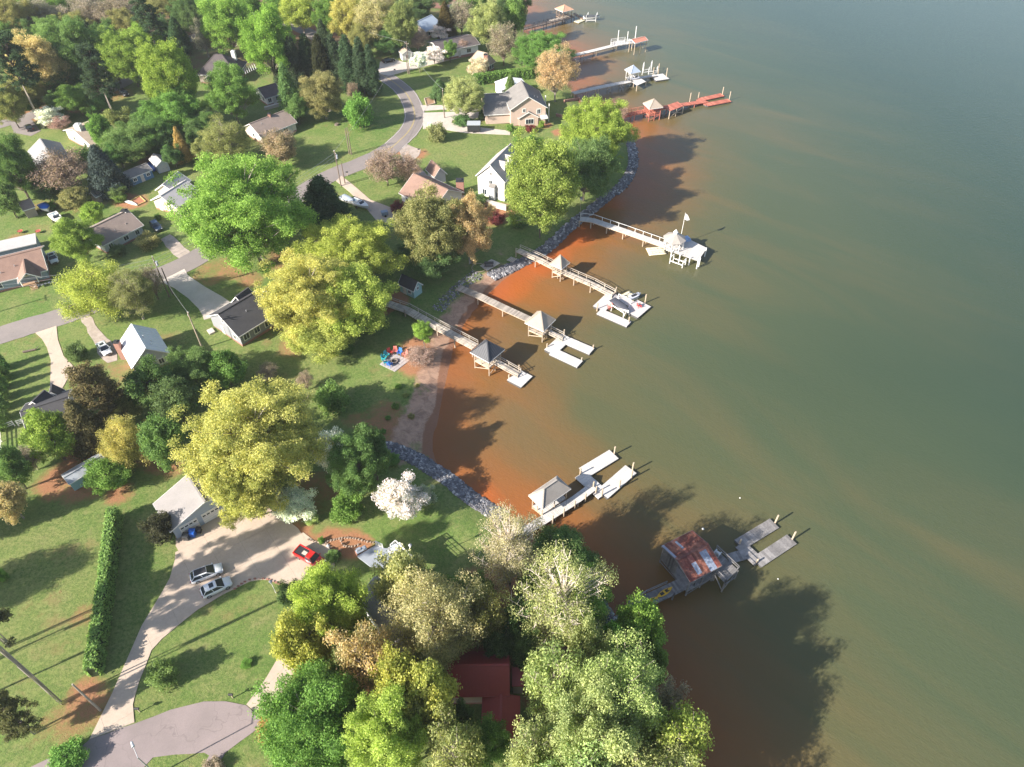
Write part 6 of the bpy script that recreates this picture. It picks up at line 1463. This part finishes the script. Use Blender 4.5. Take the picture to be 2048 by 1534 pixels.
# trailers and stored boats
p = gp(948,262); t = empty('utility_trailer', p, 'small black and grey utility trailer on the pale driveway', 'trailer', None, .0)
mb = MB(); mb.box(-1.9,1.9,-1.3,1.3,.45,2.4); mb.build('box', DARKM, t); mb = MB(); mb.box(-2.0,2.0,-1.4,1.4,2.4,2.55); mb.build('roof', paint('trailer_roof', (.4,.42,.45), .4), t)
for s in (-1, 1): mb = MB(); mb.tube((0,s*1.3,.33),(0,s*1.5,.33),.33,.33,12); mb.build('wheel', TYRE, t)
def on_trailer(u, v, u2, v2, label, L, cover=None, hm=TRIM):
    A, B = gp(u, v), gp(u2, v2); d = B-A; c = (A+B)/2; c.z = hgt(c.x, c.y)+.55; b = boat(c, math.atan2(d.y, d.x), L, 2.2, .9, label, hm, cover, paint('boat_inside', (.2,.27,.3), .6))
    f = MB(); f.box(-L*.4,L*.62,-.08,.08,-.2,-.05); f.box(-.6,-.4,-1,1,-.25,-.1); f.build('trailer_frame', TRIMG, b)
    for s in (-1, 1): w = MB(); w.tube((-.5,s*.95,-.22),(-.5,s*1.15,-.22),.3,.3,12); w.build('trailer_wheel', TYRE, b)
on_trailer(104,431,130,456,'white open boat on a trailer on the left lawn',5.6)
on_trailer(88,417,100,428,'small boat under a bright blue cover on the left lawn',3.8,paint('blue_cover', (.02,.14,.55), .5))
on_trailer(703,406,740,424,'white fishing boat on a trailer beside the concrete drive',6.0)
on_trailer(688,402,706,412,'pale boat stern under the dark magnolia',4.6,paint('pale_cover', (.4,.45,.5), .6))
q = gp(770,432); b = empty('garden_cart', q, 'grey metal cart standing at the drive end by the lake house', 'cart', None, .4); mb = MB(); mb.box(-.8,.8,-.6,.6,.5,1.4); mb.build('box', W_SLATE, b)
for s in (-1, 1): mb = MB(); mb.tube((0,s*.6,.28),(0,s*.72,.28),.28,.28,12); mb.build('wheel', TYRE, b)

# ------------------------------------------------------------------ utility poles, wires, lamps
POLEW = mat('pole_wood', (.21,.16,.125), .9, (.14,.105,.085), 2)
def pole(u, v, h, label, arm=1.2, az=0.0, transformer=False, name='utility_pole', lean=0.0, m=POLEW):
    p = gp(u, v); r = empty(name, p, label, 'pole', None, az); mb = MB(); mb.tube((0,0,-.5), (lean,0,h), .17, .11, 8); mb.build('post', m, r)
    if arm:
        mb = MB(); mb.beam((lean,-arm,h-.5), (lean,arm,h-.5), .1, .12); mb.build('crossarm', m, r)
        for y in (-arm*.9, 0, arm*.9): mb = MB(); mb.tube((lean,y,h-.44 if y else h), (lean,y,h-.2 if y else h+.25), .06, .04, 6); mb.build('insulator', TRIM, r)
    if transformer: mb = MB(); mb.tube((.35,0,h-2.2), (.35,0,h-1.2), .26, .26, 12); mb.build('transformer', paint('transformer_grey', (.5,.52,.55), .5), r)
    return p+V((0,0,h))
def wire(a, b, sag, label, r_=.022):
    mb = MB(a); pr = a
    for k in range(1, 15):
        t = k/14; q = a.lerp(b, t)-V((0,0,sag*4*t*(1-t))); mb.tube(pr, q, r_, r_, 4, False); pr = q
    o = mb.build('power_line', paint('wire', (.30,.30,.31), .5), None, loc=a); setp(o, label, 'wire', 'overhead power lines')
a1 = pole(339,594,10.5,'roadside utility pole with crossarm and transformer by the charcoal-roofed house',1.1,.5,True)
pole(345,588,7.0,'shorter stub pole braced beside the roadside utility pole',0)
a2 = pole(682,372,10.0,'utility pole beside the road at the drive of the lake houses',.9,.5,True)
pole(690,367,6.0,'shorter stub pole next to the lake-house drive pole',0)
a3 = pole(703,309,8.0,'twin bare pole on the lawn inside the road curve, right one',0); pole(699,308,7.6,'twin bare pole on the lawn inside the road curve, left one',0)
a4 = pole(819,148,10.5,'utility pole at the far driveway mouth',.9,1.0); pole(816,148,6.5,'stub pole beside the far driveway utility pole',0)
a5 = pole(637,76,10.0,'utility pole with white insulator at the red clay lot near the top',.9,.4)
a6 = pole(889,236,9.0,'slim service pole in the pale driveway island',.4,.2)
a7 = pole(110,212,8.5,'utility pole beside the white dogwood on the side street',.7,.5); pole(230,192,7.5,'thin pale pole at the black SUV',0,m=BARKP)
a8 = pole(405,697,9.5,'tall thin service pole on the lawn of the charcoal-roofed house',.5,.2,m=PILE); pole(375,465,7.5,'grey service pole beside the pale-roofed house',0,m=BARKP)
a9 = pole(201,1421,8.5,'grey utility pole at the lower end of the concrete drive',0,m=BARKP)
a10 = pole(-90,650,10.5,'utility pole beyond the left edge on the main road',1.1,.5)
for k, dz in enumerate((-.5,-1.4,-2.2)):
    nm = ['top','middle','lowest'][k]
    wire(a10+V((0,0,dz)), a1+V((0,0,dz)), 1.0, nm+' wire from the left edge to the transformer pole'); wire(a1+V((0,0,dz)), a2+V((0,0,dz)), 1.2, nm+' wire along the road between the two transformer poles')
wire(a2, a4, 1.6, 'wire crossing the curve to the far driveway pole'); wire(a4, a5, 1.2, 'wire from the far driveway pole past the cypress row'); wire(a4-V((0,0,.8)), a6, 1.2, 'service wire from the far pole to the driveway island'); wire(a1-V((0,0,2)), a8, .8, 'service wire to the thin pole by the charcoal-roofed house')
def lamp(u, v, h, label, z=None, arm=(0,0)):
    p = gp(u, v) if z is None else at_z(u, v, z); r = empty('lamp_post', p, label, 'lamp'); mb = MB(); mb.tube((0,0,0), (arm[0],arm[1],h), .06, .05, 8); mb.build('post', TRIM, r)
    mb = MB(); mb.tube((arm[0],arm[1],h), (arm[0],arm[1],h+.45), .16, .24, 10); mb.build('lantern', paint('lantern_glass', (.8,.8,.78), .2), r); mb = MB(); mb.tube((arm[0],arm[1],h+.45), (arm[0],arm[1],h+.65), .28, .04, 10); mb.build('cap', TRIMG, r)
lamp(552,1186,3.0,'white lamp post on the brick kerb of the drive curve'); lamp(813,1114,2.4,'white lamp post standing at the deck edge',zt,(.8,.3)); lamp(660,1102,1.2,'short white lamp at the mulch bed corner')
p = gp(314,1550); r = empty('street_light', p, 'grey street light head reaching over the cul-de-sac at the bottom', 'street light', None, 2.2); mb = MB(); mb.tube((0,0,0), (0,0,6.5), .10, .07, 8); mb.tube((0,0,6.4), (1.4,0,6.8), .05, .05, 6); mb.build('post', TRIMG, r); mb = MB(); mb.tube((1.3,0,6.85), (2.0,0,6.9), .2, .12, 8); mb.build('lamp_head', paint('lamp_grey', (.5,.52,.55), .4), r)
def birdhouse(u, v, h, label):
    p = gp(u, v); r = empty('birdhouse', p, label, 'birdhouse'); mb = MB(); mb.tube((0,0,0), (0,0,h), .06, .05, 6); mb.build('post', PILE, r); mb = MB(); mb.box(-.25,.25,-.25,.25,h,h+.5); mb.build('box', TRIM, r); mb = MB(); mb.pts([(-.35,-.35,h+.5),(.35,-.35,h+.5),(.35,.35,h+.5),(-.35,.35,h+.5),(0,-.35,h+.8),(0,.35,h+.8)], [(0,1,4),(1,2,5,4),(2,3,5),(3,0,4,5),(0,3,2,1)]); mb.build('roof', TRIMG, r)
birdhouse(1160,428,4.2,'grey birdhouse post at the shore end of the white pier')
def mailbox(u, v, label):
    p = gp(u, v); r = empty('mailbox', p, label, 'mailbox'); mb = MB(); mb.beam((0,0,0), (0,0,1.05), .1, .1); mb.build('post', PILE, r); mb = MB(); mb.box(-.3,.3,-.13,.13,1.05,1.25); mb.tube((-.3,0,1.25),(.3,0,1.25),.13,.13,10); mb.build('box', DARKM, r)
for u, v, l in ((133,640,'black mailbox where the gravel drive meets the road'),(695,352,'black mailbox at the lake-house drive'),(280,1424,'black mailbox at the lower end of the long concrete drive'),(790,146,'black mailbox by the far driveway'),(838,306,'black mailbox at the gravel drive on the curve'),(466,1396,'small post-mounted box on the lawn edge above the cul-de-sac')): mailbox(u, v, l)

# ------------------------------------------------------------------ yard things
pad = empty('patio', gp(790,728), 'square grey paver patio with colourful chairs on the lawn', 'patio'); q4 = [gp(759,729), gp(790,744), gp(820,721), gp(786,706)]
PAV = mat('paver', (.40,.36,.35), .9, (.32,.29,.285), 2); N_ = 6
pm_ = None
for i in range(N_):
    for j in range(N_):
        f = lambda s, t: q4[0].lerp(q4[1], s).lerp(q4[3].lerp(q4[2], s), t)
        e = .04/N_; mb = MB(pad.location); mb.prism([f(s, t)+V((0,0,.12)) for s, t in ((i/N_+e,j/N_+e),((i+1)/N_-e,j/N_+e),((i+1)/N_-e,(j+1)/N_-e),(i/N_+e,(j+1)/N_-e))], .15); mb.build('paver', PAV, pad)
fp = empty('fire_pit', gp(789,724)+V((0,0,.1)), 'round stone fire pit in the middle of the paver patio', 'fire pit')
for k in range(10):
    a = k*math.pi/5; mb = MB(); mb.obox((.62*math.cos(a),.62*math.sin(a),.16), V((math.cos(a),math.sin(a),0))*.11, V((-math.sin(a),math.cos(a),0))*.18, V((0,0,.16))); mb.build('stone', mat('fire_stone', (.2,.17,.15), .9), fp)
mb = MB(); mb.tube((0,0,.02),(0,0,.08),.52,.5,14); mb.build('ash', DARKM, fp)
fc = gp(789,724)
for u, v, m, l in ((769,720,TCH,'teal chair at the left corner of the patio'),(774,714,TCH,'teal chair second from the left corner of the patio'),(780,709,RCH,'red chair at the back left of the patio'),(791,706,OCH,'coral red chair at the back of the patio'),(800,709,BCH,'blue chair between two red chairs at the patio back'),(811,713,OCH,'coral chair at the right corner of the patio'),(772,728,TCH,'teal chair at the front left of the patio'),(780,732,BCH,'dark blue chair at the front edge of the patio')):
    g = gp(u, v); d = fc-g; deck_chair(g+V((0,0,.1)), math.atan2(d.y, d.x)+math.pi/2, m, l, 1.25, 'adirondack_chair', 'chairs around the fire pit')
st = empty('picnic_table', gp(978,531), 'dark shaded table on a concrete pad by the rock bank', 'table'); pd, _ = pxprism('pad', [(960,531),(983,518),(1000,526),(974,541)], .12, .15, CONCW, st)
mb = MB(); mb.box(-1.1,1.1,-.45,.45,.7,.78); mb.build('table_top', WOODD, st)
for s in (-1, 1): mb = MB(); mb.box(-1.1,1.1,s*.85-.15,s*.85+.15,.4,.46); mb.build('bench', WOODD, st); mb = MB(); mb.box(s*.8-.05,s*.8+.05,-.8,.8,0,.7); mb.build('leg', WOODD, st)
tr = empty('trampoline', gp(958,536), 'round ring frame on the shaded lawn beside the concrete pad', 'trampoline'); mb = MB()
for k in range(20): a, b = k*math.pi/10, (k+1)*math.pi/10; mb.tube((1.7*math.cos(a),1.7*math.sin(a),.12),(1.7*math.cos(b),1.7*math.sin(b),.12),.07,.07,6,False)
mb.build('ring', PILE, tr)
fr = empty('fire_ring', gp(42,490), 'round stone and timber fire circle behind the brown-roofed house', 'fire pit')
for k in range(14):
    a = k*.45; mb = MB(); mb.obox((2.4*math.cos(a),1.6*math.sin(a),.2), V((.28,0,0)), V((0,.22,0)), V((0,0,.2))); mb.build('stone', STONE, fr)
for u, v, l in ((78,466,'red metal fire bowl on the left lawn, right one'),(42,466,'red metal bowl on the left lawn, left one')):
    r = empty('fire_bowl', gp(u, v), l, 'fire bowl'); mb = MB(); mb.loft([[V((x*math.cos(a),x*math.sin(a),z)) for a in np.linspace(0,2*math.pi,12,endpoint=False)] for x, z in ((.25,.25),(.6,.55),(.65,.62),(.5,.56))]); mb.build('bowl', paint('rust_red', (.4,.09,.06), .6), r)
    for k in range(3): a = k*2.1; mb = MB(); mb.beam((.2*math.cos(a),.2*math.sin(a),.3),(.5*math.cos(a),.5*math.sin(a),0),.05,.05); mb.build('leg', DARKM, r)
for k in range(7):
    p = gp(70+k*7, 574-k*2.2); r = empty('stepping_stone', p, ['first','second','third','fourth','fifth','sixth','last'][k]+' white stepping stone of the row before the brown-roofed house, from the left', 'stepping stone', 'row of stepping stones'); mb = MB(); mb.tube((0,0,-.02),(0,0,.09),.28,.26,9); mb.build('stone', TRIM, r)
def rail_fence(px, label):
    pts = [gp(*q) for q in px]; r = empty('rail_fence', pts[0], label, 'fence')
    for A, B in zip(pts[:-1], pts[1:]):
        n = max(1, int((B-A).length/2.4))
        for k in range(n+1): q = A.lerp(B, k/n); mb = MB(r.location); mb.beam(q-V((0,0,.1)), q+V((0,0,1.4)), .14, .14); mb.build('post', TRIM, r)
        for z in (.5,.9,1.3): mb = MB(r.location); mb.beam(A+V((0,0,z)), B+V((0,0,z)), .06, .16); mb.build('rail', TRIM, r)
rail_fence([(5,905),(3,862),(30,852)], 'white rail fence at the left edge beside the charcoal house'); rail_fence([(38,852),(48,849)], 'short white rail gate section at the charcoal house corner')
gb = empty('garden_bed', gp(870,205), 'rectangular timber-edged garden bed beside the road curve', 'garden bed'); q = [gp(849,198),(gp(866,194)),gp(870,208),gp(853,212)]
for a, b in zip(q, q[1:]+q[:1]): mb = MB(gb.location); mb.beam(a+V((0,0,.15)), b+V((0,0,.15)), .25, .35); mb.build('timber', PILE, gb)
mb = MB(gb.location); mb.prism([p+V((0,0,.1)) for p in q], .2); mb.build('soil', mat('bed_soil', (.33,.2,.12), .95), gb)
sp = gp(674,250); s = empty('tree_stump', sp, 'brown tree stump on the lawn below the olive round tree', 'stump'); mb = MB(); mb.tube((0,0,-.1),(0,0,.5),.8,.6,12); mb.build('stump_wood', BARK, s)
r = empty('log', gp(60,703), 'fallen brown log with stump on the lawn left of the concrete drive', 'log', None, .3); mb = MB(); mb.tube((-1.2,0,.2),(1.2,0,.3),.22,.18,9); mb.build('trunk', BARK, r); mb = MB(); mb.tube((1.0,.2,.1),(1.7,.7,.5),.09,.05,6); mb.build('branch', BARK, r)
bt, _ = pxprism('tarp', [(292,328),(302,320),(316,332),(306,340)], .7, .6, MATS['blue_tarp']); setp(bt, 'blue tarp heap between the two back-yard sheds', 'tarp')
sb = empty('sandbox', gp(272,404), 'red clay sandbox with yellow timber edge behind the cottage', 'sandbox'); q = [gp(262,402),gp(280,393),gp(292,404),gp(274,412)]
mb = MB(sb.location); mb.prism([p+V((0,0,.1)) for p in q], .15); mb.build('clay', mat('clay_bed', (.38,.16,.09), .95), sb)
for a, b in zip(q, q[1:]+q[:1]): mb = MB(sb.location); mb.beam(a+V((0,0,.15)), b+V((0,0,.15)), .18, .25); mb.build('timber', mat('yellow_timber', (.55,.42,.16), .8), sb)
cn = empty('canoe', gp(264,408), 'white canoe lying beside the red clay sandbox', 'canoe', None, -.5); mb = MB(); hull(mb, 4.2, .9, .4, bow=1.6); mb.build('hull', TRIM, cn)
rw = empty('garden_wall', gp(1160,205), 'red brick retaining wall and steps at the shore below the brick house', 'wall')
for a, b in (((1128,205),(1158,200)),((1158,200),(1168,214)),((1112,232),(1150,242))):
    A, B = gp(*a), gp(*b); mb = MB(rw.location); mb.beam(A+V((0,0,.4)), B+V((0,0,.4)), .4, .9); mb.build('wall_section', W_RBRICK, rw)
hp = empty('shore_steps', gp(1022,520), 'weathered wooden steps lying on the rock bank', 'steps', None, .9)
for k in range(5): mb = MB(); mb.obox((0,k*.5-1,.35-.06*k), V((.9,0,0)), V((0,.15,0)), V((0,0,.05))); mb.build('step', WOODP, hp)
for k, (u, v) in enumerate([(1406,1058),(1480,996),(1556,1158)]):
    g = at_z(u, v, 0); r = empty('mooring_buoy', g, ['white buoy beside the far corner of the rusty boathouse','tiny white buoy on open water above the boathouse','tiny white buoy right of the boathouse float'][k], 'buoy'); mb = MB(); s = (.22,.12,.12)[k]; mb.loft([[V((x*s*math.cos(a),x*s*math.sin(a),z*s)) for a in np.linspace(0,2*math.pi,10,endpoint=False)] for x, z in ((.3,-.8),(.9,-.3),(1,.2),(.6,.8),(.15,1.0),(.12,1.6))]); mb.build('float', TRIM, r, True)
dup = [k for k, o in LABELS.items() if len(o) > 1]
if dup: print('DUP LABELS', dup)

# ------------------------------------------------------------------ thin spring haze over the lake and town
HZ = bpy.data.materials.new('haze_air'); HZ.use_nodes = True; nt = HZ.node_tree; nt.nodes.clear()
ho = nd(nt, 'ShaderNodeOutputMaterial'); hv = nd(nt, 'ShaderNodeVolumePrincipled'); hv.inputs['Density'].default_value = 0.00012
hv.inputs['Color'].default_value = (.90, .93, .98, 1); hv.inputs['Anisotropy'].default_value = 0.2; nt.links.new(hv.outputs[0], ho.inputs['Volume'])
mb = MB(); mb.box(-1700, 4700, -450, 5600, -7, 104); hz = mb.build('haze', HZ); setp(hz, kind='stuff')
